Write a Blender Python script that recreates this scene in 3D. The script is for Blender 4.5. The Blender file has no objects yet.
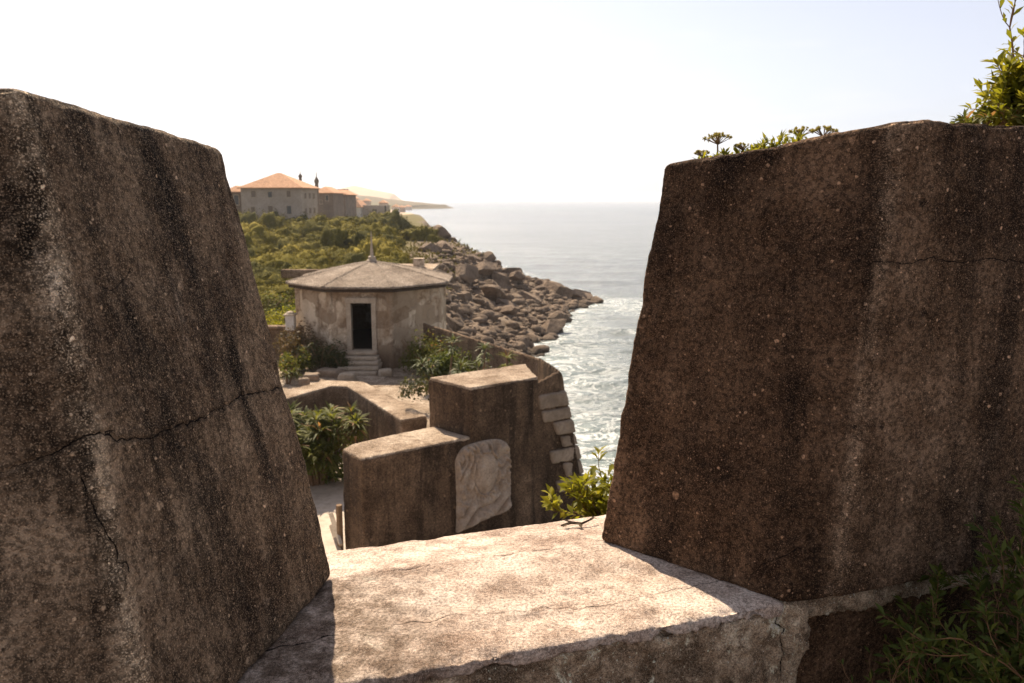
import bpy, bmesh, math, random
import numpy as np
from mathutils import Vector, Matrix
random.seed(7); rng = np.random.default_rng(7)
sc = bpy.context.scene
COL = sc.collection
F = 800.0; PITCH = math.atan(141.5/800)
SEA = -13.0
SUN_AZ, SUN_EL = 26.0, 49.0        # degrees left of straight ahead, above the horizon

# ------------------------------------------------------------------ helpers
def ray(px, py):
    dx = (px-512)/F; dv = (341.5-py)/F
    c, s = math.cos(PITCH), math.sin(PITCH)
    return np.array([dx, c+dv*s, -s+dv*c])
def at(px, py, y):                 # world point at forward distance y
    r = ray(px, py); return r*(y/r[1])
def atz(px, py, z):
    r = ray(px, py); return r*(z/r[2])
def on_plane(px, py, a, b, c):
    a, b, c = map(np.array, (a, b, c)); n = np.cross(b-a, c-a); r = ray(px, py)
    return r*(np.dot(n, a)/np.dot(n, r))

def _hash(ix, iy, iz, seed):
    h = (ix*374761393 + iy*668265263 + iz*2147483647 + seed*1274126177) & 0xffffffff
    h = ((h ^ (h >> 13))*1274126177) & 0xffffffff
    h = (h ^ (h >> 16))
    return (h & 0xffff)/32767.5-1.0
def vnoise(P, seed=0):             # smooth value noise, -1..1
    P = np.asarray(P, dtype=float)
    i = np.floor(P).astype(np.int64); f = P-i
    u = f*f*f*(f*(f*6-15)+10)
    r = 0
    for dx in (0, 1):
        wx = u[:, 0] if dx else 1-u[:, 0]
        for dy in (0, 1):
            wy = u[:, 1] if dy else 1-u[:, 1]
            for dz in (0, 1):
                wz = u[:, 2] if dz else 1-u[:, 2]
                r = r+wx*wy*wz*_hash(i[:, 0]+dx, i[:, 1]+dy, i[:, 2]+dz, seed)
    return r
def fbm(P, o=4, seed=0, g=.5):
    P = np.asarray(P, dtype=float); a = 1; r = 0; t = 0
    for k in range(o):
        r = r+a*vnoise(P*2**k+k*17.3, seed+k*31); t += a; a *= g
    return r/t

def mesh_np(name, V, Fc, mat=None, smooth=False):
    me = bpy.data.meshes.new(name)
    V = np.asarray(V, dtype=np.float32)
    if isinstance(Fc, np.ndarray):
        k = Fc.shape[1]; n = len(Fc)
        me.vertices.add(len(V)); me.vertices.foreach_set('co', V.ravel())
        me.loops.add(n*k); me.loops.foreach_set('vertex_index', Fc.astype(np.int32).ravel())
        me.polygons.add(n); me.polygons.foreach_set('loop_start', np.arange(0, n*k, k, dtype=np.int32))
        me.polygons.foreach_set('loop_total', np.full(n, k, dtype=np.int32))
    else:
        me.from_pydata(V.tolist(), [], [tuple(f) for f in Fc])
    if smooth: me.polygons.foreach_set('use_smooth', np.ones(len(me.polygons), dtype=bool))
    me.update(calc_edges=True); me.validate()
    if mat: me.materials.append(mat)
    return me
def attr(me, name, vals):
    a = me.attributes.new(name, 'FLOAT', 'POINT'); a.data.foreach_set('value', np.asarray(vals, dtype=np.float32))
def link(o, parent=None):
    COL.objects.link(o)
    if parent: o.parent = parent
    return o
def obj(name, V, Fc, mat, parent=None, smooth=False):
    V = np.asarray(V, dtype=float)
    if parent is not None: V = V-np.array(wloc(parent))
    return link(bpy.data.objects.new(name, mesh_np(name, V, Fc, mat, smooth)), parent)
def wloc(p):
    l = np.zeros(3)
    while p is not None: l = l+np.array(p.location); p = p.parent
    return l
def tag(o, label=None, cat=None, group=None, kind=None):
    if label: o['label'] = label
    if cat: o['category'] = cat
    if group: o['group'] = group
    if kind: o['kind'] = kind
    return o
def thing(name, loc, label, cat, group=None):
    o = link(bpy.data.objects.new(name, None)); o.empty_display_size = .2; o.location = Vector(loc)
    return tag(o, label, cat, group)
def copy_tree(o, parent=None):
    c = o.copy(); COL.objects.link(c)
    if parent: c.parent = parent
    for ch in list(o.children): copy_tree(ch, c)
    return c

class MB:                          # collects simple solids
    def __init__(s): s.V = []; s.F = []
    def add(s, V, Fc):
        k = len(s.V); s.V += [tuple(map(float, v)) for v in V]; s.F += [tuple(i+k for i in f) for f in Fc]; return s
    def prism(s, bot, top):
        n = len(bot); Fc = [tuple(range(n-1, -1, -1)), tuple(range(n, 2*n))]
        Fc += [(i, (i+1) % n, n+(i+1) % n, n+i) for i in range(n)]
        return s.add(list(bot)+list(top), Fc)
    def box(s, c, d, ax=(1, 0)):   # centre, size, x axis in plan
        ax = np.array(ax, float)/np.hypot(*ax); ay = np.array([-ax[1], ax[0]])
        q = []
        for z in (-.5, .5):
            for a, b in ((-.5, -.5), (.5, -.5), (.5, .5), (-.5, .5)):
                p = np.array(c[:2])+ax*a*d[0]+ay*b*d[1]; q.append((p[0], p[1], c[2]+z*d[2]))
        return s.prism(q[:4], q[4:])
    def tube(s, pts, rad, n=5):
        pts = [np.array(p, float) for p in pts]; k = len(pts); V = []; Fc = []
        if not hasattr(rad, '__len__'): rad = [rad]*k
        for i, p in enumerate(pts):
            d = pts[min(i+1, k-1)]-pts[max(i-1, 0)]; d = d/(np.linalg.norm(d)+1e-9)
            e = np.cross(d, (0.31, .2, .93) if abs(d[2]) < .9 else (1, 0, 0)); e /= np.linalg.norm(e); g = np.cross(d, e)
            for j in range(n):
                a = 2*math.pi*j/n; V.append(p+rad[i]*(math.cos(a)*e+math.sin(a)*g))
        for i in range(k-1):
            for j in range(n): Fc.append((i*n+j, i*n+(j+1) % n, (i+1)*n+(j+1) % n, (i+1)*n+j))
        Fc.append(tuple(range(n-1, -1, -1))); Fc.append(tuple((k-1)*n+j for j in range(n)))
        return s.add(V, Fc)
    def lathe(s, c, prof, n=16):   # prof: (radius, z)
        V = []; Fc = []
        for r, z in prof:
            for j in range(n):
                a = 2*math.pi*j/n; V.append((c[0]+r*math.cos(a), c[1]+r*math.sin(a), c[2]+z))
        for i in range(len(prof)-1):
            for j in range(n): Fc.append((i*n+j, i*n+(j+1) % n, (i+1)*n+(j+1) % n, (i+1)*n+j))
        Fc.append(tuple(range(n-1, -1, -1))); Fc.append(tuple((len(prof)-1)*n+j for j in range(n)))
        return s.add(V, Fc)
    def build(s, name, mat, parent=None, smooth=False):
        return obj(name, s.V, s.F, mat, parent, smooth)

def seg_dist(P, lines):
    best = np.full(len(P), 9.0)
    for L in lines:
        for a, b in zip(L[:-1], L[1:]):
            a = np.array(a); b = np.array(b); ab = b-a
            t = np.clip(((P-a)@ab)/max(ab@ab, 1e-9), 0, 1)
            best = np.minimum(best, np.linalg.norm(P-a-t[:, None]*ab, axis=1))
    return best
def crack_dist(P, cracks):
    """signed distance to the nearest crack, measured within its face, and that crack's weight"""
    best = np.full(len(P), .05); sg = np.ones(len(P)); wt = np.zeros(len(P))
    for L, nv, w_ in cracks:
        k = (P-np.array(L[0]))@nv; ok = np.nonzero(np.abs(k) < .07)[0]; Q = P[ok]-k[ok][:, None]*nv
        for a, b in zip(L[:-1], L[1:]):
            a = np.array(a); b = np.array(b); ab = b-a
            t = np.clip(((Q-a)@ab)/max(ab@ab, 1e-9), 0, 1); e = Q-a-t[:, None]*ab; dd = np.linalg.norm(e, axis=1)
            c = dd < best[ok]; ix = ok[c]; best[ix] = dd[c]; sg[ix] = np.sign(np.cross(ab, e[c])@nv+1e-12); wt[ix] = w_
    return best, best*sg, wt
def jag(L, step, amp, seed):
    r = np.random.default_rng(seed); out = [np.array(L[0])]
    for a, b in zip(L[:-1], L[1:]):
        a = np.array(a); b = np.array(b); n = max(1, int(np.linalg.norm(b-a)/step))
        for i in range(1, n+1): out.append(a+(b-a)*i/n+r.normal(0, amp, 3)*(1 if i < n else .4))
    return out
def rough(name, mb, voxel, mat, parent, amp=.008, freq=3., seed=0, cracks=(), cw=.006, cd=.012, bevel=0., wear_tone=(), ww=.06, chips=.0, extra=None, edges=(), ed=.03, area=None):
    """weathered solid: voxel skin of the given solids, worn by noise, with real grooves along cracks"""
    t = bpy.data.objects.new('tmp', mesh_np('tmp', mb.V, mb.F)); COL.objects.link(t)
    if bevel:
        m = t.modifiers.new('b', 'BEVEL'); m.width = bevel; m.segments = 3; m.limit_method = 'ANGLE'; m.angle_limit = .5
    m = t.modifiers.new('r', 'REMESH'); m.mode = 'VOXEL'; m.voxel_size = voxel
    dg = bpy.context.evaluated_depsgraph_get(); dg.update()
    me = bpy.data.meshes.new_from_object(t.evaluated_get(dg))
    bpy.data.objects.remove(t)
    n = len(me.vertices); P = np.empty(n*3, dtype=np.float32); me.vertices.foreach_get('co', P); P = P.reshape(-1, 3).astype(float)
    Nn = np.empty(n*3, dtype=np.float32); me.vertices.foreach_get('normal', Nn); Nn = Nn.reshape(-1, 3)
    d = amp*fbm(P*freq, 4, seed)+amp*.35*fbm(P*freq*9, 2, seed+5)
    if chips:                      # knocked edges: where the smoothed skin lies inside the sharp one
        e = fbm(P*freq*2.2, 3, seed+9); d = d-chips*np.clip(e-.15, 0, 1)
    cr = np.zeros(n)
    cs = np.full(n, .05)
    if cracks:
        q, cs, wt = crack_dist(P, [c if isinstance(c, tuple) else (c, np.array([0, 0, 1.]), .8) for c in cracks])
        cr = np.clip(1.4-q/.011, 0, 1)*wt; d = d-cd*np.clip(1.3-q/cw, 0, 1)*wt
    we = np.zeros(n)
    if wear_tone:
        q = seg_dist(P, wear_tone); we = np.exp(-(q/(ww*(1+.5*fbm(P*5, 3, seed+4))))**2)
    if extra is not None: d = d+extra(P)
    if area is not None: we = np.clip(we+area(P), 0, 1)
    if edges:
        q = seg_dist(P, edges); d = d-np.exp(-(q/(ed*1.3))**2)*ed*np.clip(fbm(P*11, 4, seed+21)+.02, 0, 1)*2.2
    P2 = P+Nn*d[:, None]
    if parent is not None: P2 = P2-wloc(parent)
    me.vertices.foreach_set('co', P2.astype(np.float32).ravel())
    me.polygons.foreach_set('use_smooth', np.ones(len(me.polygons), dtype=bool))
    attr(me, 'crack', cr); attr(me, 'cside', cs); attr(me, 'wear_tone', we)
    me.name = name; me.update(); me.materials.clear(); me.materials.append(mat)
    return link(bpy.data.objects.new(name, me), parent)

# ------------------------------------------------------------------ materials
class Mat:
    def __init__(s, name, rough=.9, spec=.2):
        s.m = bpy.data.materials.new(name); s.m.use_nodes = True; s.nt = s.m.node_tree
        s.b = s.nt.nodes['Principled BSDF']; s.b.inputs['Roughness'].default_value = rough
        s.b.inputs['Specular IOR Level'].default_value = spec
        s.out = s.nt.nodes['Material Output']
        s.geo = s.nt.nodes.new('ShaderNodeNewGeometry'); s.tc = s.nt.nodes.new('ShaderNodeTexCoord')
    def n(s, typ, ins=None, **pr):
        x = s.nt.nodes.new('ShaderNode'+typ)
        for k, v in pr.items(): setattr(x, k, v)
        for k, v in (ins or {}).items(): s.set(x.inputs[k], v)
        return x
    def set(s, i, v):
        if isinstance(v, bpy.types.NodeSocket): s.nt.links.new(v, i)
        elif isinstance(v, bpy.types.Node): s.nt.links.new(v.outputs[0], i)
        elif hasattr(v, '__len__') and i.type == 'RGBA' and len(v) == 3: i.default_value = (*v, 1)
        else: i.default_value = v
    def pos(s, scale=(1, 1, 1), obj=False):
        return s.n('Mapping', {'Vector': s.tc.outputs['Object'] if obj else s.geo.outputs['Position'], 'Scale': scale}).outputs[0]
    def noise(s, scale, detail=5, rough=.6, vec=None, dist=0):
        return s.n('TexNoise', {'Vector': vec if vec is not None else s.pos(), 'Scale': scale, 'Detail': detail, 'Roughness': rough, 'Distortion': dist}).outputs[0]
    def ramp(s, fac, stops):
        x = s.nt.nodes.new('ShaderNodeValToRGB'); e = x.color_ramp.elements
        while len(e) < len(stops): e.new(.5)
        for k, (p, c) in enumerate(stops):
            e[k].position = p; e[k].color = (*c, 1) if hasattr(c, '__len__') else (c, c, c, 1)
        s.set(x.inputs[0], fac); return x.outputs[0]
    def step(s, fac, a, b):
        return s.n('MapRange', {'Value': fac, 'From Min': a, 'From Max': b}, clamp=True).outputs[0]
    def mix(s, fac, a, b, blend='MIX'):
        x = s.nt.nodes.new('ShaderNodeMix'); x.data_type = 'RGBA'; x.blend_type = blend
        s.set(x.inputs[0], fac); s.set(x.inputs[6], a); s.set(x.inputs[7], b); return x.outputs[2]
    def math(s, op, a, b=0.):
        x = s.nt.nodes.new('ShaderNodeMath'); x.operation = op; s.set(x.inputs[0], a); s.set(x.inputs[1], b); return x.outputs[0]
    def bump(s, h, dist, strength=1., prev=None):
        x = s.n('Bump', {'Height': h, 'Distance': dist, 'Strength': strength})
        if prev is not None: s.set(x.inputs['Normal'], prev)
        return x.outputs[0]
    def attr(s, name): return s.n('Attribute', attribute_name=name).outputs['Fac']
    def done(s, col, normal=None):
        s.set(s.b.inputs['Base Color'], col)
        if normal is not None: s.set(s.b.inputs['Normal'], normal)
        return s.m

def concrete(name, dark, mid, light, k=1., streak=.5, pebble=.5, pscale=60, bump=.006, lichen=.3, wear_tonecol=None, patch=.4, contrast=1.5):
    """weathered lime concrete; k = feature scale (1 at arm's length)"""
    M = Mat(name, .92, .15)
    P = M.pos()
    big = M.noise(2.2*k, 6, .62, P); mid_n = M.noise(9*k, 6, .7, P); fine = M.noise(70*k, 4, .7, P); grain = M.noise(260*k, 2, .6, P)
    col = M.ramp(big, [(.36, dark), (.50, mid), (.66, light)])
    col = M.mix(M.math('MULTIPLY', M.step(mid_n, .50, .68), patch), col, dark)
    col = M.mix(M.math('MULTIPLY', M.step(mid_n, .48, .30), patch*.7), col, light)
    st = M.noise(7*k, 5, .65, M.pos((1, 1, .10)), .3); st2 = M.noise(23*k, 4, .6, M.pos((1, 1, .07)))
    col = M.mix(M.math('MULTIPLY', M.step(st, .49, .66), streak), col, tuple(c*.30 for c in dark))
    col = M.mix(M.math('MULTIPLY', M.step(st, .46, .34), streak*.45), col, light)
    col = M.mix(M.math('MULTIPLY', M.step(st2, .55, .75), streak*.6), col, tuple(c*.45 for c in dark))
    nz3 = M.n('TexNoise', {'Vector': P, 'Scale': 45*k, 'Detail': 2}).outputs[1]
    wv = M.n('VectorMath', {0: P, 1: M.n('VectorMath', {0: nz3, 1: (.014/k,)*3}, operation='MULTIPLY').outputs[0]}, operation='ADD')
    peb = pit = None
    for sc_k, lo in ((1., .80), (2.4, .74), (.42, .955)):
        vo = M.n('TexVoronoi', {'Vector': wv.outputs[0], 'Scale': pscale*k*sc_k, 'Randomness': 1.})
        sel = M.n('SeparateColor', {0: vo.outputs['Color']})
        rad = M.math('ADD', M.math('MULTIPLY', sel.outputs[2], .22), .14)
        inside = M.step(M.math('SUBTRACT', rad, vo.outputs['Distance']), .0, .10)
        p_ = M.math('MULTIPLY', inside, M.step(sel.outputs[0], lo, lo+.06)); q_ = M.math('MULTIPLY', inside, M.step(sel.outputs[1], .92, .97))
        pc = M.mix(sel.outputs[2], tuple(min(1, c*.9) for c in light), tuple(min(1, c*1.9) for c in light))
        col = M.mix(M.math('MULTIPLY', p_, pebble), col, pc)
        col = M.mix(M.math('MULTIPLY', q_, pebble*.7), col, tuple(c*.4 for c in dark))
        peb = p_ if peb is None else M.math('MAXIMUM', peb, p_); pit = q_ if pit is None else M.math('MAXIMUM', pit, q_)
    sp = M.step(M.noise(4.2*k, 9, .78, M.pos((1, 1, .7)), .5), .58, .68)
    col = M.mix(M.math('MULTIPLY', sp, lichen), col, tuple(min(1, c*1.7+.03) for c in light))
    col = M.mix(M.math('MULTIPLY', M.step(fine, .44, .57), .75), col, M.mix(.6, col, (0, 0, 0)))
    col = M.mix(M.math('MULTIPLY', M.step(M.noise(28*k, 5, .7, P), .53, .66), .25), col, light)
    col = M.mix(M.math('MULTIPLY', M.step(grain, .53, .64), .42), col, tuple(min(1, c*1.5) for c in light))
    if contrast != 1:
        vm = lambda op, a, b: M.n('VectorMath', {0: a, 1: b}, operation=op).outputs[0]
        g = (mid[0]*.80, mid[1]*.80, mid[2]*.80); q = vm('DIVIDE', col, g); q = vm('POWER', q, (contrast,)*3); col = vm('MULTIPLY', q, g)
        col = vm('MINIMUM', col, (.8, .75, .7))
    if wear_tonecol:
        col = M.mix(M.math('MULTIPLY', M.attr('wear_tone'), M.math('MULTIPLY', M.step(M.noise(11*k, 7, .75, P), .30, .55), .9)), col, M.mix(1., col, tuple(a/b for a, b in zip(wear_tonecol, mid)), 'MULTIPLY'))
    sd = M.math('ABSOLUTE', M.math('ADD', M.attr('cside'), M.math('MULTIPLY', M.math('SUBTRACT', M.noise(55, 4, .7, P), .5), .010)))
    wd = M.math('ADD', .0007, M.math('MULTIPLY', M.math('MULTIPLY', M.step(M.noise(7, 3, .6, P), .36, .66), M.attr('crack')), .0030))
    ck = M.math('MULTIPLY', M.step(M.math('SUBTRACT', wd, sd), -.0006, .0006), M.step(M.attr('crack'), .02, .45))
    hal = M.math('MULTIPLY', M.step(M.math('SUBTRACT', M.math('MULTIPLY', wd, 6.), sd), -.006, .006), M.math('MULTIPLY', M.attr('crack'), .35))
    col = M.mix(hal, col, tuple(c*.5 for c in dark)); col = M.mix(ck, col, (.006, .004, .003))
    h = M.math('ADD', M.math('MULTIPLY', fine, 1.1), M.math('ADD', M.math('MULTIPLY', grain, .25), M.math('MULTIPLY', M.math('SUBTRACT', peb, pit), .35)))
    nrm = M.bump(h, bump/k, 1.)
    nrm = M.bump(mid_n, bump*2.2/k, .8, nrm)
    return M.done(col, nrm)

def plain(name, c1, c2, scale=3., bump=.01, rough=.85, spec=.2, c3=None):
    M = Mat(name, rough, spec); P = M.pos()
    a = M.noise(scale, 6, .65, P); b = M.noise(scale*6, 5, .6, P)
    col = M.ramp(a, [(.32, c1), (.68, c2)])
    col = M.mix(M.math('MULTIPLY', M.step(b, .45, .7), .5), col, c3 or tuple(x*.6 for x in c1))
    return M.done(col, M.bump(b, bump))

def leafmat(name, a, b, c, trans=.45, dry=None, rough=.6, spec=.2):
    M = Mat(name, rough, spec)
    rnd = M.geo.outputs['Random Per Island']
    col = M.ramp(rnd, [(.0, a), (.5, b), (1., c)])
    if dry: col = M.mix(M.step(rnd, .93, .94), col, dry)
    col = M.mix(M.math('MULTIPLY', M.step(M.noise(1.3, 3), .45, .62), .45), col, M.mix(.5, col, a))
    M.set(M.b.inputs['Base Color'], col)
    if spec < .1: col = M.mix(M.attr('tone'), col, M.mix(1., col, (2.2, 1.95, 1.25), 'MULTIPLY')); M.set(M.b.inputs['Base Color'], col)
    t = M.n('BsdfTranslucent', {'Color': M.mix(.5, col, M.mix(1., col, (1.6, 1.5, .5), 'MULTIPLY'))})
    mx = M.n('MixShader', {0: trans, 1: M.b.outputs[0], 2: t.outputs[0]})
    M.nt.links.new(mx.outputs[0], M.out.inputs['Surface'])
    return M.m

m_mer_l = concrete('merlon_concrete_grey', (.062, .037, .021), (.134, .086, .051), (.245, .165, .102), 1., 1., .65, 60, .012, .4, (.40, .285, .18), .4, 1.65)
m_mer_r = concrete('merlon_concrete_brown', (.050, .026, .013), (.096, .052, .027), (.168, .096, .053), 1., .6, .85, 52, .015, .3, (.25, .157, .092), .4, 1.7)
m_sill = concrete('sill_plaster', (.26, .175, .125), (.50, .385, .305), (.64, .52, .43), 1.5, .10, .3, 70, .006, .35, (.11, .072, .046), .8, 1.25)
m_rubble = concrete('rubble_concrete', (.16, .10, .058), (.42, .29, .185), (.68, .51, .35), 2.4, .15, .7, 30, .014, .9, None, 1.)
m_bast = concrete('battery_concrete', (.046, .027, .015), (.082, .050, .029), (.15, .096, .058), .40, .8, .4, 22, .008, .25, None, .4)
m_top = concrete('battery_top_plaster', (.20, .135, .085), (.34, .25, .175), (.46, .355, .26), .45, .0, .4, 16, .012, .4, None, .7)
m_wallw = concrete('terrace_wall_concrete', (.095, .058, .034), (.17, .112, .068), (.27, .185, .12), .40, .5, .4, 22, .008, .25)
m_terr = concrete('terrace_paving', (.24, .165, .105), (.44, .33, .235), (.56, .44, .33), .42, .0, .5, 14, .02, .4, None, .8)
m_court = plain('court_gravel', (.42, .34, .26), (.55, .46, .37), .8, .03)
m_pav = concrete('pavilion_plaster', (.13, .080, .044), (.31, .215, .135), (.50, .375, .255), .42, .55, .25, 20, .02, .7, None, 1.)
def pavmat():
    M = Mat('pavilion_plaster', .92, .15); P = M.pos()
    a = M.noise(1.1, 8, .62, M.pos((1, 1, .8)), .6); b = M.noise(2.6, 7, .66, P, .4); c = M.noise(9, 6, .7, P); d = M.noise(3.0, 5, .65, M.pos((1, 1, .12)))
    col = M.ramp(c, [(.35, (.24, .165, .10)), (.55, (.36, .26, .17)), (.7, (.44, .33, .225))])
    lt = M.ramp(c, [(.35, (.48, .38, .27)), (.6, (.64, .52, .39))])
    col = M.mix(M.step(a, .44, .58), col, lt)
    col = M.mix(M.math('MULTIPLY', M.step(b, .50, .62), .6), col, (.48, .375, .27))
    col = M.mix(M.math('MULTIPLY', M.step(b, .47, .38), .7), col, (.16, .10, .06))
    col = M.mix(M.math('MULTIPLY', M.step(d, .54, .70), .6), col, (.09, .055, .032))
    bx = M.n('TexVoronoi', {'Vector': M.pos((1.1, .6, 1.5)), 'Scale': 1., 'Randomness': .8}, distance='CHEBYCHEV')
    bs = M.n('SeparateColor', {0: bx.outputs['Color']}); col = M.mix(M.math('MULTIPLY', M.step(bs.outputs[0], .55, .62), .6), col, (.60, .49, .36)); col = M.mix(M.math('MULTIPLY', M.step(bs.outputs[1], .62, .70), .6), col, (.21, .14, .085))
    z = M.n('SeparateXYZ', {0: M.geo.outputs['Position']}).outputs[2]
    col = M.mix(M.math('MULTIPLY', M.step(M.math('ADD', z, M.math('MULTIPLY', a, 1.6)), -4.5, -5.2), .75), col, (.14, .088, .052))
    return M.done(col, M.bump(M.step(a, .5, .535), .03, .7, M.bump(c, .03, .8)))
m_pav = pavmat()
m_roof = concrete('pavilion_roof_cement', (.25, .19, .14), (.35, .275, .21), (.43, .345, .27), .3, .15, .3, 30, .02, .4)
m_trim = plain('door_stone_trim', (.36, .285, .21), (.50, .41, .31), 3., .01)
m_dark = plain('interior_eave_shade', (.05, .035, .025), (.07, .05, .035), 1.)  # near-black: shade of the pavilion room, eave and arch put into the colour
m_stone = plain('quoin_limestone', (.19, .14, .098), (.34, .26, .19), 2.2, .03, c3=(.13, .095, .065))
m_plaque = plain('carved_limestone', (.27, .20, .145), (.44, .35, .265), 3.5, .015, c3=(.13, .09, .06))
m_step = plain('step_stone', (.33, .255, .18), (.47, .38, .29), 3., .02)
m_white = plain('whitewash', (.55, .50, .43), (.68, .62, .55), 2., .01)
m_housew = plain('house_render', (.32, .26, .20), (.44, .36, .29), .5, .03, c3=(.24, .19, .15))
m_ruin = plain('old_brown_masonry', (.16, .115, .082), (.26, .195, .145), .5, .08)
m_glass = plain('window_pane_grey', (.045, .04, .036), (.07, .062, .055), 2., .0, .25, .5)
m_shut = plain('wood_shutter', (.17, .125, .09), (.23, .175, .13), 3., .0)
m_bark = plain('twig_bark', (.16, .10, .055), (.26, .17, .10), 20., .003)
m_twig_red = plain('dry_red_twig', (.20, .10, .05), (.30, .17, .08), 20., .002)

def rockmat():
    M = Mat('granite_rock', .88, .25); P = M.pos()
    big = M.noise(.45, 6, .62, P); fine = M.noise(3.2, 7, .68, P); oi = M.n('ObjectInfo')
    col = M.ramp(big, [(.3, (.10, .067, .042)), (.52, (.225, .158, .105)), (.75, (.37, .275, .19))])
    col = M.mix(M.math('MULTIPLY', oi.outputs['Random'], .45), col, (.27, .19, .13))
    col = M.mix(M.math('MULTIPLY', M.step(fine, .5, .72), .7), col, (.065, .046, .032))
    z = M.n('SeparateXYZ', {0: M.geo.outputs['Position']}).outputs[2]
    wet = M.step(M.math('ADD', z, M.math('MULTIPLY', fine, .8)), SEA+1.15, SEA+.45)
    col = M.mix(M.math('MULTIPLY', wet, .75), col, (.022, .017, .012))
    n1 = M.bump(M.math('ABSOLUTE', M.math('SUBTRACT', M.noise(1.1, 6, .65, P), .5)), .9, .9); n1 = M.bump(fine, .20, 1., n1); n1 = M.bump(M.noise(14, 4, .6, P), .03, .8, n1)
    return M.done(col, n1)
m_rock = rockmat()
def groundmat():
    M = Mat('heath_ground', .95, .1); P = M.pos()
    a = M.noise(.09, 5, .6, P); b = M.noise(.7, 6, .65, P); c = M.noise(4, 5, .6, P)
    col = M.ramp(b, [(.3, (.075, .068, .022)), (.5, (.125, .105, .040)), (.7, (.20, .16, .085))])
    col = M.mix(M.step(a, .55, .70), col, (.25, .20, .12))
    rk = M.ramp(M.noise(.5, 6, .65, P), [(.3, (.09, .065, .045)), (.55, (.19, .145, .105)), (.75, (.30, .24, .18))])
    col = M.mix(M.attr('rocky'), col, rk)
    col = M.mix(M.attr('sand'), col, (.50, .385, .275))
    n1 = M.bump(b, .25, .8); n1 = M.bump(c, .08, .8, n1)
    return M.done(col, n1)
m_ground = groundmat()
def tilemat():
    M = Mat('terracotta_tiles', .85, .2); P = M.pos()
    a = M.noise(.7, 5, .7, P); b = M.noise(3.2, 4, .7, P)
    col = M.ramp(b, [(.3, (.40, .20, .105)), (.55, (.60, .335, .19)), (.75, (.72, .46, .29))])
    col = M.mix(M.math('MULTIPLY', M.step(a, .55, .68), .6), col, (.26, .14, .085))
    w = M.n('TexWave', {'Vector': P, 'Scale': 1.4, 'Distortion': .4}, wave_type='BANDS', bands_direction='X').outputs['Fac']
    return M.done(col, M.bump(w, .08, .8))
m_tile = tilemat()
def seamat():
    M = Mat('sea_water', .12, .5); P = M.pos(); M.b.inputs['IOR'].default_value = 1.33
    w1 = M.noise(.55, 5, .62, M.pos((.55, 1.25, 1)), .3); w2 = M.noise(2.6, 4, .6, M.pos((.7, 1.2, 1))); w3 = M.noise(.09, 3, .5, M.pos((.5, 1.3, 1)))
    patch = M.noise(.018, 4, .6, M.pos((.5, 1, 1)))
    col = M.ramp(patch, [(.35, (.135, .150, .145)), (.65, (.19, .205, .197))])
    sh = M.attr('shore')           # 1 at the rocks, 0 in open water
    col = M.mix(M.math('MULTIPLY', sh, .8), col, (.24, .30, .275))
    f1 = M.noise(.33, 8, .68, M.pos((.8, 1.1, 1)), 1.6); f2 = M.noise(1.7, 6, .7, P, 1.0)
    ff = M.math('ADD', M.math('MULTIPLY', f1, .65), M.math('MULTIPLY', f2, .35))
    ridge = M.math('ABSOLUTE', M.math('SUBTRACT', M.noise(.42, 6, .62, M.pos((.7, 1.2, 1)), 2.2), .5))
    lace = M.step(ridge, .045, .0)
    thr = M.math('SUBTRACT', .80, M.math('MULTIPLY', sh, .32))
    solid = M.step(M.math('SUBTRACT', ff, thr), 0., .07)
    foam = M.math('MAXIMUM', solid, M.math('MULTIPLY', lace, M.step(sh, .12, .6)))
    col = M.mix(foam, col, (.80, .80, .78))
    M.set(M.b.inputs['Roughness'], M.math('ADD', M.math('MULTIPLY', foam, .6), .18))
    n1 = M.bump(w1, .8, 1.); n1 = M.bump(w2, .16, 1., n1); n1 = M.bump(w3, 1.5, .6, n1)
    n1 = M.bump(foam, .06, .6, n1)
    return M.done(col, n1)
m_sea = seamat()

m_scrub = leafmat('scrub_leaves', (.050, .048, .013), (.084, .077, .020), (.125, .110, .034), .12, None, .9, .05)
m_leaf_y = leafmat('yellow_green_leaves', (.13, .135, .012), (.22, .21, .02), (.33, .29, .04), .5)
m_leaf_s = leafmat('shrub_leaves', (.075, .085, .018), (.12, .125, .028), (.19, .18, .045), .45, (.28, .15, .07))
m_leaf_d = leafmat('dark_shrub_leaves', (.060, .082, .016), (.095, .118, .022), (.16, .17, .036), .4)
m_leaf_a = leafmat('aloe_leaves', (.060, .075, .030), (.095, .11, .042), (.15, .155, .06), .25, (.24, .17, .09))
m_leaf_g = leafmat('dull_green_leaves', (.040, .046, .016), (.07, .072, .026), (.12, .105, .042), .3, (.20, .14, .07))
m_umbel = leafmat('umbel_florets', (.19, .17, .055), (.27, .23, .08), (.36, .29, .12), .5)

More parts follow.
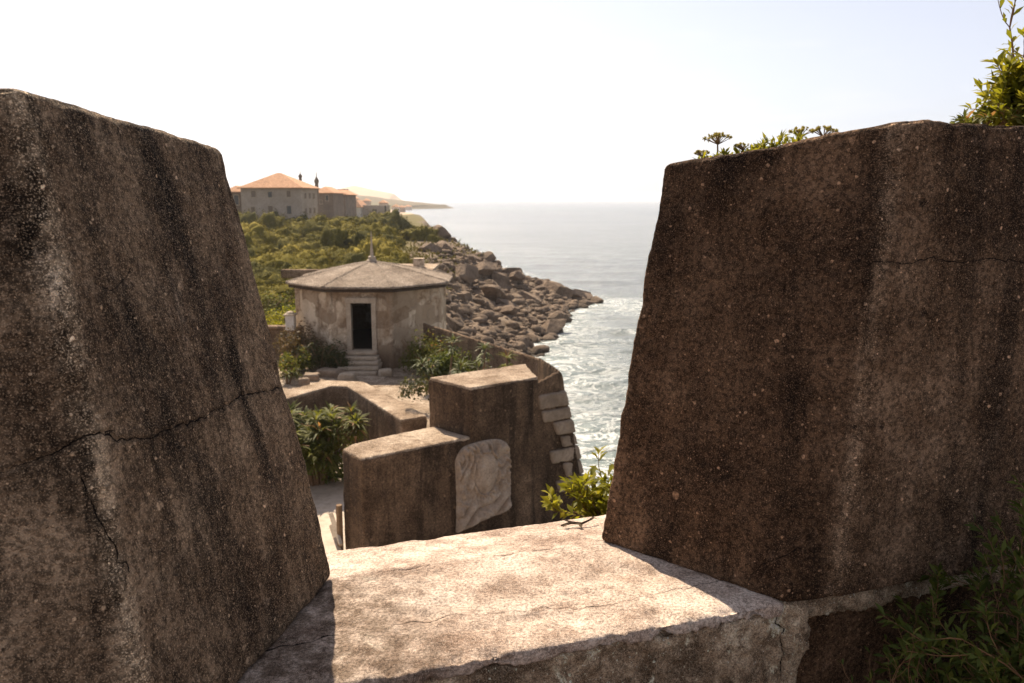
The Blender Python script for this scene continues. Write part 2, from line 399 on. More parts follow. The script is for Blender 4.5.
# ------------------------------------------------------------------ leaves
def unit(v): return v/(np.linalg.norm(v, axis=-1, keepdims=True)+1e-9)
def leaves(base, dirs, length, width, droop=.15, up=None, seed=0):
    """folded pointed leaves: 6 verts, 4 tris each"""
    r = np.random.default_rng(seed); n = len(base); dirs = unit(dirs)
    length = np.broadcast_to(length, (n,))[:, None]; width = np.broadcast_to(width, (n,))[:, None]
    upv = np.tile([0, 0, 1.], (n, 1))+r.normal(0, .35, (n, 3)) if up is None else up
    side = unit(np.cross(dirs, upv)); nor = np.cross(side, dirs)
    mid = base+dirs*length*.55-nor*length*droop*.1
    tip = base+dirs*length-nor*length*droop
    L = mid+side*width*.5+nor*width*.18; R = mid-side*width*.5+nor*width*.18
    V = np.stack([base, L, R, mid, tip], 1).reshape(-1, 3); o = np.arange(n)[:, None]*5
    Fc = np.concatenate([o+[[0, 3, 1]], o+[[3, 4, 1]], o+[[0, 2, 3]], o+[[3, 2, 4]]], 0)
    return V, Fc
def quads(c, size, nrm, seed=0, asp=.6):
    r = np.random.default_rng(seed); n = len(c); nrm = unit(nrm)
    a = unit(np.cross(nrm, r.normal(0, 1, (n, 3)))); b = np.cross(nrm, a); s = np.broadcast_to(size, (n,))[:, None]
    V = np.stack([c-a*s, c-b*s*asp, c+a*s, c+b*s*asp], 1).reshape(-1, 3)
    return V, np.arange(4*n).reshape(-1, 4)
class LB:
    def __init__(s): s.V = []; s.F = []; s.k = 0
    def add(s, VF):
        s.V.append(VF[0]); s.F.append(VF[1]+s.k); s.k += len(VF[0]); return s
    def build(s, name, mat, parent): return obj(name, np.concatenate(s.V), np.concatenate(s.F), mat, parent)

def blob_leaves(c, rad, n, size, seed, lump=.35, fill=.5, jit=.65):
    """leaf quads through an uneven crown; returns verts, faces"""
    r = np.random.default_rng(seed); d = unit(r.normal(0, 1, (n, 3))); d[:, 2] = np.abs(d[:, 2])*1.0-.25*(r.random(n) < .3)
    d = unit(d)
    R = 1+lump*fbm(d*1.9+seed*3.1, 3, seed)*1.6
    q = R*(1-fill*r.random(n)**2.2)
    p = np.array(c)+d*q[:, None]*np.array(rad)
    return quads(p, size*(.6+.8*r.random(n)), d+r.normal(0, jit, (n, 3)), seed)

def branchy(root, height, spread, nb, seed, lean=(0, 0), leaf=(.05, .018), per=14, mat=None, bark=None, r0=.008, sub=3, droop=.2, parent=None, up=.6, tipw=1.0):
    """a shrub of forked stems with leaves along and at the ends of its twigs"""
    r = np.random.default_rng(seed); mb = MB(); B = []; D = []
    def grow(p, d, L, rad, lvl):
        k = 5; pts = [p]; dd = d
        for i in range(k):
            dd = unit(dd+r.normal(0, .16, 3)+np.array([0, 0, .05])); pts.append(pts[-1]+dd*L/k)
        mb.tube(pts, [rad*(1-.55*i/k) for i in range(k+1)], 4)
        if lvl < 2:
            for j in range(sub):
                i = r.integers(2, k+1); nd = unit(dd+r.normal(0, .55, 3)+np.array([0, 0, .15])); grow(pts[i], nd, L*r.uniform(.45, .75), rad*.6, lvl+1)
        if lvl >= 1:
            for j in range(per):
                t = r.random()**.55*k; i = min(int(t), k-1); b = pts[i]+(pts[i+1]-pts[i])*(t-i)
                ax = unit(pts[i+1]-pts[i]); ld = unit(ax*up+unit(np.cross(ax, r.normal(0, 1, 3)))*1.0)
                B.append(b); D.append(ld)
    for j in range(nb):
        a = r.uniform(0, 2*math.pi); s_ = spread*r.random()**.5
        d = unit(np.array([math.cos(a)*s_+lean[0], math.sin(a)*s_+lean[1], 1.]))
        grow(np.array(root)+np.array([math.cos(a), math.sin(a), 0])*.04*spread*r.random(), d, height*r.uniform(.45, .8), r0, 0)
    n = len(B); B = np.array(B); D = np.array(D); sz = r.uniform(.6, 1.15, n)
    LB().add(leaves(B, D, leaf[0]*sz, leaf[1]*sz, droop, seed=seed)).build('foliage', mat, parent)
    mb.build('stems', bark or m_bark, parent)

def rosette(c, R, n, w, seed, lb, up=.5, droop=.35):
    r = np.random.default_rng(seed); a = r.uniform(0, 2*math.pi, n); e = r.uniform(.0, 1.25, n)*up*2
    d = np.stack([np.cos(a)*np.cos(e), np.sin(a)*np.cos(e), np.sin(e)], 1)
    lb.add(leaves(np.tile(c, (n, 1)), d, R*r.uniform(.7, 1.1, n), w, droop, up=np.tile([0, 0, 1.], (n, 1))+d*-.3, seed=seed))

# ------------------------------------------------------------------ camera, light, sky, air
cam = bpy.data.cameras.new('camera'); co = link(bpy.data.objects.new('camera', cam)); sc.camera = co
cam.sensor_fit = 'HORIZONTAL'; cam.sensor_width = 36; cam.lens = 36*F/1024
cam.clip_start = .05; cam.clip_end = 60000
co.rotation_euler = (math.pi/2-PITCH, 0, 0)
cam.dof.use_dof = True; cam.dof.focus_distance = 2.6; cam.dof.aperture_fstop = 6.3
sd = bpy.data.lights.new('sun', 'SUN'); so = link(bpy.data.objects.new('sun', sd))
sd.energy = 4.9; sd.angle = math.radians(.53); sd.color = (1., .85, .66)
az, el = math.radians(SUN_AZ), math.radians(SUN_EL)
S = Vector((-math.sin(az)*math.cos(el), math.cos(az)*math.cos(el), math.sin(el)))
so.rotation_euler = (-S).to_track_quat('-Z', 'Y').to_euler(); so.location = (0, 0, 60)
w = bpy.data.worlds.new('World'); sc.world = w; w.use_nodes = True; nt = w.node_tree
bg = nt.nodes['Background']; sky = nt.nodes.new('ShaderNodeTexSky'); sky.sky_type = 'NISHITA'; sky.sun_disc = False
sky.sun_elevation = el; sky.sun_rotation = -az; sky.air_density = 1.0; sky.dust_density = 1.1; sky.ozone_density = .6; sky.altitude = 10
hs_ = nt.nodes.new('ShaderNodeHueSaturation'); hs_.inputs['Saturation'].default_value = .38; nt.links.new(sky.outputs[0], hs_.inputs['Color'])
tcw = nt.nodes.new('ShaderNodeTexCoord'); mpw = nt.nodes.new('ShaderNodeMapping'); mpw.inputs['Scale'].default_value = (1.2, 2.5, 9); nzw = nt.nodes.new('ShaderNodeTexNoise')
nzw.inputs['Scale'].default_value = 1.6; nzw.inputs['Detail'].default_value = 7; nt.links.new(tcw.outputs['Generated'], mpw.inputs[0]); nt.links.new(mpw.outputs[0], nzw.inputs['Vector'])
rgw = nt.nodes.new('ShaderNodeMapRange'); rgw.inputs['From Min'].default_value = .5; rgw.inputs['From Max'].default_value = .75; rgw.inputs['To Max'].default_value = .5; nt.links.new(nzw.outputs[0], rgw.inputs[0])
mxw = nt.nodes.new('ShaderNodeMix'); mxw.data_type = 'RGBA'; nt.links.new(rgw.outputs[0], mxw.inputs[0]); nt.links.new(hs_.outputs[0], mxw.inputs[6]); mxw.inputs[7].default_value = (8.5, 8.2, 7.8, 1)
tnt = nt.nodes.new('ShaderNodeMix'); tnt.data_type = 'RGBA'; tnt.blend_type = 'MULTIPLY'; tnt.inputs[0].default_value = 1; tnt.inputs[7].default_value = (.985, .965, 1.04, 1)
nt.links.new(mxw.outputs[2], tnt.inputs[6]); nt.links.new(tnt.outputs[2], bg.inputs[0]); bg.inputs[1].default_value = .076
sc.view_settings.view_transform = 'Standard'; sc.view_settings.look = 'None'; sc.view_settings.gamma = 1
sc.view_settings.exposure = .95
sc.cycles.max_bounces = 6; sc.cycles.volume_bounces = 0
HAZE = True

# ------------------------------------------------------------------ the near parapet
u = np.array([.950, .312]); nn = np.array([-.312, .950]); Bo = np.array([.825, 2.243])
def pw(a, b, z): p = Bo+u*a+nn*b; return (p[0], p[1], z)
def pbox(mb, a0, a1, b0, b1, z0, z1, z1b=None):
    z1b = z1 if z1b is None else z1b
    return mb.prism([pw(a0, b0, z0), pw(a1, b0, z0), pw(a1, b1, z0), pw(a0, b1, z0)],
                    [pw(a0, b0, z1), pw(a1, b0, z1), pw(a1, b1, z1b), pw(a0, b1, z1b)])
par = thing('parapet_wall', (.3, 2.6, -7.), 'long parapet wall with a pale sunlit sill between the two big concrete blocks', 'wall')
sillc = [jag([pw(-1.55, .22, -1.2), pw(-1.0, .25, -1.2), pw(-.55, .16, -1.2), pw(-.1, .19, -1.2)], .04, .008, 5)]
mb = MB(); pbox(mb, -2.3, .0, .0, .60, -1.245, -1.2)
rough('sill', mb, .009, m_sill, par, .007, 3., 11, sillc, .0035, .004, .010, chips=.03, extra=lambda P: -np.exp(-np.clip(((P[:, :2]-Bo)@nn)/.03, 0, 9)**2)*.05*np.clip(fbm(P*14, 4, 8)+.12, 0, 1), area=lambda P: np.clip((-((P[:, :2]-Bo)@u)-1.02+.28*fbm(P*4, 4, 83))/.30, 0, .95)+.5*np.clip(fbm(P*5+9, 4, 84)-.12, 0, 1)+.55*np.exp(-np.clip(seg_dist(P, [[(.310, 2.70, -1.2), (.825, 2.243, -1.2)]])/.05, 0, 9))*np.clip(.6+fbm(P*9, 3, 85), 0, 1))  # dirt mottles, plus darker colour towards the left end and the right block's foot
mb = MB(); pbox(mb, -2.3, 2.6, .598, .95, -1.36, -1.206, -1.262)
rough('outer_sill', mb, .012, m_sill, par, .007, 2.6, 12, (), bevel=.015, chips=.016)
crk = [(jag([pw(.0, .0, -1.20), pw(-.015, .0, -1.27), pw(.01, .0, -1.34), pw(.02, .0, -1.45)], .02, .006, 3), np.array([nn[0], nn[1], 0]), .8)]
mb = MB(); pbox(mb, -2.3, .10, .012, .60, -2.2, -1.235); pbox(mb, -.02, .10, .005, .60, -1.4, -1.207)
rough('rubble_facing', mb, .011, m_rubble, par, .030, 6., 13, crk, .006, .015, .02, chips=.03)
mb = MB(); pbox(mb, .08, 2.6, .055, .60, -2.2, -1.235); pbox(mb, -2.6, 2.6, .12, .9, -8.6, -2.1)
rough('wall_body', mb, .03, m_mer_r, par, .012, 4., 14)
mb = MB(); pbox(mb, .09, 1.3, .02, .3, -1.28, -1.206)
rough('mortar_ledge', mb, .010, m_rubble, par, .022, 8., 15, chips=.05)

# left merlon
E = np.array([-.574, 2.425, -1.205]); Fb = np.array([-.735, 1.50, -1.205]); u3 = np.array([*u, 0])
E1 = at(225, 148, 2.44); F1 = at(20, 84, 1.64)
bot = [E, Fb, Fb-u3*2.0, E-u3*2.0]; top = [E1, F1, F1-u3*2.0+[0, 0, .02], E1-u3*2.0]
mer = thing('concrete_merlon', (-1.6, 2.0, -1.2), 'grey-brown concrete merlon left of the opening, split by one long crack', 'merlon')
fr = (E, Fb, F1)                     # face towards the opening
ff = (Fb, Fb-u3*2.0, F1)             # face towards the viewer
pr = lambda L, pl: [on_plane(x, y, *pl) for x, y in L]
cA = pr([(284, 387), (262, 392), (240, 398), (225, 408), (200, 420), (178, 427), (150, 438), (128, 441), (105, 434)], fr)
cB = pr([(105, 434), (85, 437), (60, 450), (30, 463), (-5, 474)], ff)
cC = pr([(82, 478), (95, 512), (108, 536), (120, 553), (130, 575)], ff)
cD = pr([(97, 283), (112, 290), (124, 282), (133, 271)], fr)
cE = pr([(215, 470), (238, 476), (262, 480)], fr)
nrm_ = lambda f: unit(np.cross(np.array(f[1])-np.array(f[0]), np.array(f[2])-np.array(f[0])))
cracks = [(jag(c, .015, .004, i), nrm_(f), w_) for i, (c, f, w_) in enumerate(((cA, fr, 1.), (cB, ff, 1.), (cC, ff, .5), (cD, fr, .45)))]
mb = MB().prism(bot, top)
rough('body', mb, .0045, m_mer_l, mer, .010, 2.6, 21, cracks, .0055, .004, .022, [[Fb, F1]], .032, chips=.012, area=lambda P: .12*np.clip((((P[:, :2]-Fb[:2])@u)-(P[:, 2]+1.2)*(((F1-Fb)[:2]@u)/1.42)+.05*fbm(P*6, 3, 78))/.06, 0, 1), edges=[[E, E1], [E1, F1], [F1, F1-u3], [Fb, F1], [E, Fb]], ed=.009)  # worn ridge with its lit line painted lighter; opening face paler overall
# left part of the wall that carries it
mb = MB(); q = [Fb+u3*.02, Fb-u3*2.0, E-u3*2.0, E-u3*.02]
mb.prism([(p[0], p[1], -2.3) for p in q], [(p[0], p[1], -1.215) for p in q])
rough('wall_shoulder', mb, .03, m_mer_l, par, .01, 4., 16)

# right merlon
A = np.array([.310, 2.70, -1.205]); B1 = np.array([.825, 2.243, -1.205]); B2 = np.array([.984, 2.270, -1.205])
A1 = at(662, 163, 2.765); R1 = at(900, 119, 2.350); R2 = at(914, 120, 2.352)
bot = [A, B1, B2, B2+u3*1.9, A+u3*2.3]; top = [A1, R1, R2, R2+u3*1.9, A1+u3*2.2]
mer2 = thing('concrete_merlon', (1.6, 2.9, -1.2), 'dark red-brown pebbly concrete merlon right of the opening, with plants on its top', 'merlon')
fl = (A, B1, R1); fo = (B2, B2+u3, R2)
c1 = pr([(745, 588), (752, 575), (762, 565), (780, 557), (800, 548)], fl)
c2 = pr([(876, 262), (900, 264), (930, 258), (960, 262), (990, 259), (1030, 262)], fo)
c3 = pr([(772, 245), (800, 249), (828, 255), (850, 262), (874, 262)], fl)
c4 = pr([(826, 548), (836, 545), (846, 540)], fo)
cracks = [(jag(c, .015, .0035, 30+i), nrm_(f), w_) for i, (c, f, w_) in enumerate(((c1, fl, .45), (c2, fo, .5), (c3, fl, .3)))]
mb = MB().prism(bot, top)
rough('body', mb, .0045, m_mer_r, mer2, .010, 2.8, 23, cracks, .005, .003, .018, [[B2, R1]], .03, chips=.010, area=lambda P: .30*np.clip((((P[:, :2]-B2[:2])@u)-(P[:, 2]+1.2)*(((R1-B2)[:2]@u)/1.42)-.0+.05*fbm(P*6, 3, 77))/.06, 0, 1), edges=[[A, A1], [A1, R1], [R1, R2+u3], [B2, R1], [A, B1]], ed=.009)  # paler worn ridge strip; whole viewer-side face lightened

# walkway behind the parapet, ledge in front of it
mb = MB().prism([(-6, -4, -1.9), (6, -4, -1.9), (6, 4.6, -1.9), (-6, 1.2, -1.9)], [(-6, -4, -1.75), (6, -4, -1.75), (6, 4.0, -1.75), (-6, .6, -1.75)])
tag(mb.build('walkway', m_wallw), None, None, None, 'structure')
mb = MB(); pbox(mb, -2.6, 2.6, .9, 3.2, -8.6, -2.75)
rough('scarp_ledge', mb, .05, m_wallw, par, .03, 2., 17)

# ------------------------------------------------------------------ lower battery wall
O = np.array([.616, 18.5]); dT = np.array([.815, .58]); mT = np.array([-.58, .815])
def bp(t, q, z): p = O+dT*t+mT*q; return np.array([p[0], p[1], z])
bat = thing('battery_wall', tuple(bp(-2, .5, -9)), 'stepped dark concrete battery wall with a carved plaque and stone quoins beside the sea', 'wall')
mb = MB()
P_ = [(-4.58, .0), (-1.7, .0), (-1.7, 1.28), (-2.28, 1.255), (-3.6, 1.16), (-4.3, 1.10), (-4.62, .90)]
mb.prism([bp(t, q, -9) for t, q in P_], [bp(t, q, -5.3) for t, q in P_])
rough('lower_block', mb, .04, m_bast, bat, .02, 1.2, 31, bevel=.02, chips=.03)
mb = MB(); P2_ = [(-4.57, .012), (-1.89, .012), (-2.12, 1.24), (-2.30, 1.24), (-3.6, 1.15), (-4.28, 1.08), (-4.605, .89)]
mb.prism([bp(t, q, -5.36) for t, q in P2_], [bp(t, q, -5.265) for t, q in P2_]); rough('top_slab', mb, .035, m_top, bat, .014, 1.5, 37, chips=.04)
mb = MB(); P_ = [(-1.886, -.004), (0, -.004), (.704, 1.451), (-2.133, 1.49)]
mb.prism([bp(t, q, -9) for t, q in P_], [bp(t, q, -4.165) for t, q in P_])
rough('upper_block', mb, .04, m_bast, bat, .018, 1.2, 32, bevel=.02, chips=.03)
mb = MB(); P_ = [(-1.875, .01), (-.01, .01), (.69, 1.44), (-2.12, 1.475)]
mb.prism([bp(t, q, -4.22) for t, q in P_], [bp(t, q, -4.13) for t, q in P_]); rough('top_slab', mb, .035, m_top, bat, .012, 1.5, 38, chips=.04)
mb = MB(); bt = .28
Q1, Q2 = np.array([.66, 20.75, -4.06]), np.array([1.13, 18.93, -4.06]); od = np.array([.35, .12, 0])
mb.prism([(Q2[0], Q2[1], -9), (Q2[0]+1.0, Q2[1]+.3, -9), (Q1[0]+1.0, Q1[1]+.3, -9), (Q1[0], Q1[1], -9)], [Q2, Q2+od*.3-[0, 0, .12], Q1+od-[0, 0, .25], Q1])
mb.prism([bp(-.3, -.002, -13.5), bp(.665+bt*9.44, -.002, -13.5), bp(.9+bt*9.44, 1.3, -13.5), bp(-.3, 1.3, -13.5)],
         [bp(-.3, -.002, -4.40), bp(.62, -.002, -4.08), bp(.64, .12, -4.08), bp(-.3, .12, -4.40)])
rough('end_wall', mb, .06, m_bast, bat, .022, 1.2, 33, chips=.03)
# quoins on the battered end
r = np.random.default_rng(4); z = -4.55
for k in range(13):
    h = r.uniform(.22, .42); wdt = r.choice([.34, .45, .58, .8])*r.uniform(.9, 1.1) if k != 1 else .85; z0 = z-h
    e0 = .665+bt*(-4.06-z0); e1 = .665+bt*(-4.06-z)
    mb = MB(); q0, q1 = -.07, .5
    mb.prism([bp(e0-wdt, q0, z0+.02), bp(e0+.03, q0, z0+.012), bp(e0+.06, q1, z0+.02), bp(e0-wdt, q1, z0+.02)],
             [bp(e1-wdt*r.uniform(.9, 1.08), q0, z-.02), bp(e1+.03, q0, z-.012), bp(e1+.06, q1, z-.02), bp(e1-wdt, q1, z-.02)])
    rough('quoin_stone', mb, .04, m_stone, bat, .028, 2.6, 50+k, bevel=.03, chips=.05); z = z0
z = -5.55
for k in range(0):
    h = r.uniform(.3, .45); wd = r.uniform(.25, .55); mb = MB()
    mb.prism([bp(-4.63, -.03, z-h), bp(-4.63+wd, -.03, z-h), bp(-4.63+wd, .3+wd*.5, z-h), bp(-4.66, .3+wd*.5, z-h)],
             [bp(-4.62, -.03, z-.03), bp(-4.62+wd*.9, -.03, z-.03), bp(-4.62+wd*.9, .3+wd*.5, z-.03), bp(-4.65, .3+wd*.5, z-.03)])
    rough('quoin_stone', mb, .05, m_stone if k % 2 else m_bast, bat, .03, 3., 70+k, bevel=.03, chips=.05); z -= h
# carved plaque
nx, nz = 110, 150; U, Vv = np.meshgrid(np.linspace(-1, 1, nx), np.linspace(0, 1, nz)); U = U.ravel(); Vv = Vv.ravel()
hw = .74; Ht = 1.93*(1-.06*U**2-.13*np.abs(U)**8)
tt0 = .03*fbm(np.stack([U*0, Vv*6, U*0], 1), 2, 8)*np.abs(U)
zz = -7.33+Vv*Ht+.12*U*(1-Vv); tt = -1.57+U*hw+tt0
Pn = np.stack([U*1.6, Vv*2.6, np.zeros_like(U)], 1)
warp = np.stack([fbm(Pn*1.3, 2, 61), fbm(Pn*1.3, 2, 62)], 1)
Q = Pn[:, :2]+warp*.9
scr = np.abs(np.sin(Q[:, 0]*5.2+2.2*np.sin(Q[:, 1]*3.1)))*.5+np.abs(np.sin(Q[:, 1]*5.0+2.5*np.sin(Q[:, 0]*2.6)))*.5
hgt = .085*scr**1.5+.035*np.abs(fbm(Pn*5+warp.mean(1)[:, None]*3, 3, 66))
ec = np.sqrt(((U+.0)/.44)**2+((Vv-.62)/.25)**2)
cart = np.clip(1.12-ec, 0, 1)
hgt = np.where(ec < 1, .055+.075*np.sqrt(np.clip(1-ec**2, 0, 1))+.012*fbm(Pn*4, 3, 67), hgt)
hgt += .05*np.exp(-((ec-1.08)/.07)**2)*(Vv > .3)
low = np.clip((.36-Vv)/.12, 0, 1)
hgt = hgt*(1-low)+low*(.09*np.abs(np.sin((Vv*11-U*1.9+.5*np.sin(U*5))*1.5))**.8+.02*scr)
rim = np.maximum(np.abs(U), np.where(Vv > .5, (Vv-.5)*2, (.5-Vv)*2)); hgt = hgt*np.clip((1.03-rim)/.12, .35, 1)+.022*np.abs(fbm(Pn*5.5, 3, 69))
qq = -.015-hgt*1.7
bd = (np.abs(U) > .995) | (Vv < .003) | (Vv > .997); qq = np.where(bd, .03, qq)
PV = np.array([bp(a, b, c) for a, b, c in zip(tt, qq, zz)])
ii = np.arange(nx*nz).reshape(nz, nx)
PF = np.stack([ii[:-1, :-1].ravel(), ii[:-1, 1:].ravel(), ii[1:, 1:].ravel(), ii[1:, :-1].ravel()], 1)
pq = obj('carved_plaque', PV, PF, m_plaque, bat, True); pq['label'] = 'pale arched stone plaque carved with scrolls round an oval'

# sea wall up to the pavilion
sw = thing('sea_wall', (-1., 25., -7.), 'long brown sea wall running from the round pavilion to the dark battery wall', 'wall')
P0, P1, P2 = np.array([-3.45, 30.5, -4.62]), np.array([.78, 23.4, -4.62]), np.array([.95, 20.5, -4.62])
on = np.array([.93, .37, 0])
mb = MB()
def swseg(a, b, w0=.35, dr=.22, bo=2.2):
    A0 = a.copy(); A0[2] = -9; B0 = b.copy(); B0[2] = -9
    bot = [A0, A0+on*bo+[0, 0, -4.5], B0+on*bo+[0, 0, -4.5], B0]; top = [a, a+on*w0-[0, 0, dr], b+on*w0-[0, 0, dr], b]
    mb.prism(bot, top)
swseg(P0, P1, .3, .2); swseg(P1, P2, .2, .15, 1.2)
rough('body', mb, .06, m_wallw, sw, .02, 1.2, 35, chips=.03)

# angled terrace retaining wall (V in plan)
vw = thing('retaining_wall', (-5., 25., -8.3), 'low angled retaining wall with a broad sunlit top round the sunken planted court', 'wall')
I = [np.array([-9.2, 21.5]), np.array([-7.24, 24.9]), np.array([-6.2, 26.7]), np.array([-5.6, 26.6]), np.array([-3.21, 22.4])]
Oo = [np.array([-10.0, 21.9]), np.array([-7.95, 25.4]), np.array([-6.55, 27.6]), np.array([-5.2, 27.4]), np.array([-2.50, 22.85])]
mb = MB()
for k in range(4):
    q = [I[k], I[k+1], Oo[k+1], Oo[k]]
    mb.prism([(p[0], p[1], -8.6) for p in q], [(p[0], p[1], -6.30) for p in q])
rough('body', mb, .05, m_wallw, vw, .02, 1.3, 36, bevel=.02, chips=.03)
mb = MB()
for k in range(4):
    q = [I[k], I[k+1], Oo[k+1], Oo[k]]; mb.prism([(p[0], p[1], -6.36) for p in q], [(p[0], p[1], -6.26) for p in q])
rough('coping', mb, .04, m_top, vw, .015, 1.3, 39, chips=.04)

# terrace and sunken court
tp = [(.6, 20.2), (-3.4, 30.6), (-3.0, 35.2), (-18, 35.2), (-18, 21.8)]+[(p[0]+.05*0, p[1]) for p in Oo]+[(-2.2, 18.9)]
tv = [(x, y, -6.4) for x, y in tp]+[(x, y, -8.5) for x, y in tp]; n = len(tp)
tm = obj('terrace', tv, [tuple(range(n))[::-1]]+[(i, (i+1) % n, n+(i+1) % n, n+i) for i in range(n)], m_terr); tag(tm, kind='structure')
cv, cf = [], []
gx = np.linspace(-22, 2, 60); gy = np.linspace(2, 28, 60); X, Y = np.meshgrid(gx, gy)
Z = -8.3+.12*fbm(np.stack([X.ravel()*.5, Y.ravel()*.5, 0*X.ravel()], 1), 3, 41)
ii = np.arange(3600).reshape(60, 60); QF = np.stack([ii[:-1, :-1].ravel(), ii[:-1, 1:].ravel(), ii[1:, 1:].ravel(), ii[1:, :-1].ravel()], 1)
tag(obj('court_ground', np.stack([X.ravel(), Y.ravel(), Z], 1), QF, m_court, None, True), kind='structure')

# ------------------------------------------------------------------ pavilion
PC = np.array([-5.78, 33.1]); PR = 3.10
pav = thing('pavilion', (PC[0], PC[1], -6.4), 'octagonal stained-plaster pavilion with a low cement roof and a spike on top', 'pavilion')
def oc(r, k, z): a = math.radians(-90-22.5+45*k); return np.array([PC[0]+r*math.cos(a), PC[1]+r*math.sin(a), z])
zf, ze = -6.45, -3.30
mb = MB()
for k in range(8):
    if k == 0: continue
    a, b, ai, bi = oc(PR, k, 0), oc(PR, k+1, 0), oc(PR-.35, k, 0), oc(PR-.35, k+1, 0)
    mb.prism([(*p[:2], zf) for p in (a, b, bi, ai)], [(*p[:2], ze) for p in (a, b, bi, ai)])
a, b = oc(PR, 0, 0), oc(PR, 1, 0); yf = a[1]
def fb(x0, x1, z0, z1): mb.prism([(x0, yf, z0), (x1, yf, z0), (x1, yf+.35, z0), (x0, yf+.35, z0)], [(x0, yf, z1), (x1, yf, z1), (x1, yf+.35, z1), (x0, yf+.35, z1)])
D0, D1 = at(351.5, 330, yf)[0], at(372, 330, yf)[0]; dz0, dz1 = at(361, 350, yf)[2], at(361, 303, yf)[2]
fb(a[0], D0, zf, ze); fb(D1, b[0], zf, ze); fb(D0-.05, D1+.05, dz1, ze); fb(D0-.05, D1+.05, zf, dz0)
for k in range(8): p_ = oc(PR-.05, k, 0); mb.box((p_[0], p_[1], (zf+ze)/2), (.20, .20, ze-zf), (math.cos(math.radians(-112.5+45*k)), math.sin(math.radians(-112.5+45*k))))
wl = rough('wall', mb, .05, m_pav, pav, .02, .9, 81, chips=.02)
mb = MB(); fw = .17
mb.box(((D0-fw/2), yf+.05, (dz0+dz1)/2), (fw, .22, dz1-dz0)); mb.box((D1+fw/2, yf+.05, (dz0+dz1)/2), (fw, .22, dz1-dz0))
mb.box(((D0+D1)/2, yf+.04, dz1+.10), (D1-D0+2*fw+.06, .26, .2)); mb.box(((D0+D1)/2, yf+.0, dz0-.06), (D1-D0+2*fw+.06, .4, .12))
mb.build('door_frame', m_trim, pav)
mb = MB(); mb.prism([oc(PR-.4, k, zf+.05) for k in range(8)], [oc(PR-.4, k, dz0-.02) for k in range(8)]); mb.build('floor', m_dark, pav)
# roof: concave octagonal cap
prof = [(3.50, -3.30), (3.50, -3.22), (3.2, -3.13), (2.5, -2.96), (1.6, -2.77), (.8, -2.61), (.22, -2.52)]
V = [oc(r_, k, z_) for r_, z_ in prof for k in range(8)]
m8 = 6; V = []; Fc = []
for r_, z_ in prof:
    for k in range(8):
        p, q = oc(r_, k, z_), oc(r_, k+1, z_)
        for j in range(m8):
            x = p+(q-p)*j/m8; rr = np.hypot(*(x[:2]-PC)); x[:2] = PC+(x[:2]-PC)*(1+.10*(r_/rr-1)); V.append(x)
nr = 8*m8
for i in range(len(prof)-1): Fc += [(i*nr+j, i*nr+(j+1) % nr, (i+1)*nr+(j+1) % nr, (i+1)*nr+j) for j in range(nr)]
Fc.append(tuple(range(nr-1, -1, -1))); Fc.append(tuple((len(prof)-1)*nr+j for j in range(nr)))
mb = MB().add(V, Fc)
for k in range(8): mb.tube([oc(r_, k, z_+.0) for r_, z_ in prof[1:]], .055, 6)
rf = rough('roof', mb, .04, m_roof, pav, .015, 1.2, 83, chips=.01)
mb = MB().prism([oc(3.40, k, -3.42) for k in range(8)], [oc(3.40, k, -3.325) for k in range(8)]); mb.build('eave_shade_slab', m_dark, pav)  # dark slab under the roof edge, painting the eave's shade
mb = MB().lathe((PC[0], PC[1], -2.57), [(.22, 0), (.22, .12), (.16, .16), (.15, .27), (.075, .31), (.06, .5), (.035, .9), (.012, 1.3)], 12); mb.build('finial', m_trim, pav)
# steps
stp = thing('stone_steps', ((D0+D1)/2, 29.3, -6.4), 'short flight of pale stone steps up to the pavilion door', 'steps')
hs = (dz0-(-6.4))/5
for k in range(5):
    ww = .62+.05*k; y0 = yf-.02-.26*(k+1)
    mb = MB().box(((D0+D1)/2+.0*k-(.1 if k == 4 else 0), (y0+yf-.02)/2, dz0-.02-hs*(k+.5)), (2*ww*(1.0 if k else .95), yf-.02-y0, hs-.004*0))
    rough('step', mb, .035, m_step, stp, .02, 3., 90+k, bevel=.03, chips=.03)

for k, (px, y, w_, d_, lb_) in enumerate(((327, 28.9, .9, .6, 'broad flat stone lying left of the pavilion steps'), (344, 28.2, .6, .45, 'small flat stone just below the bottom step on its left'), (308, 28.2, .55, .5, 'rough stone at the foot of the brownish dry shrub'), (383, 28.9, .5, .4, 'squarish stone right beside the bottom pavilion step'), (300, 27.4, .4, .3, 'small loose stone on the left part of the terrace'))):
    p_ = at(px, 300, y); mb = MB().box((p_[0], y, -6.32), (w_, d_, .36), (1, .2*k-.3)); o_ = rough('flat_stone', mb, .035, m_step if k % 2 else m_stone, None, .05, 2.2, 110+k, bevel=.08, chips=.08); tag(o_, lb_, 'stone')
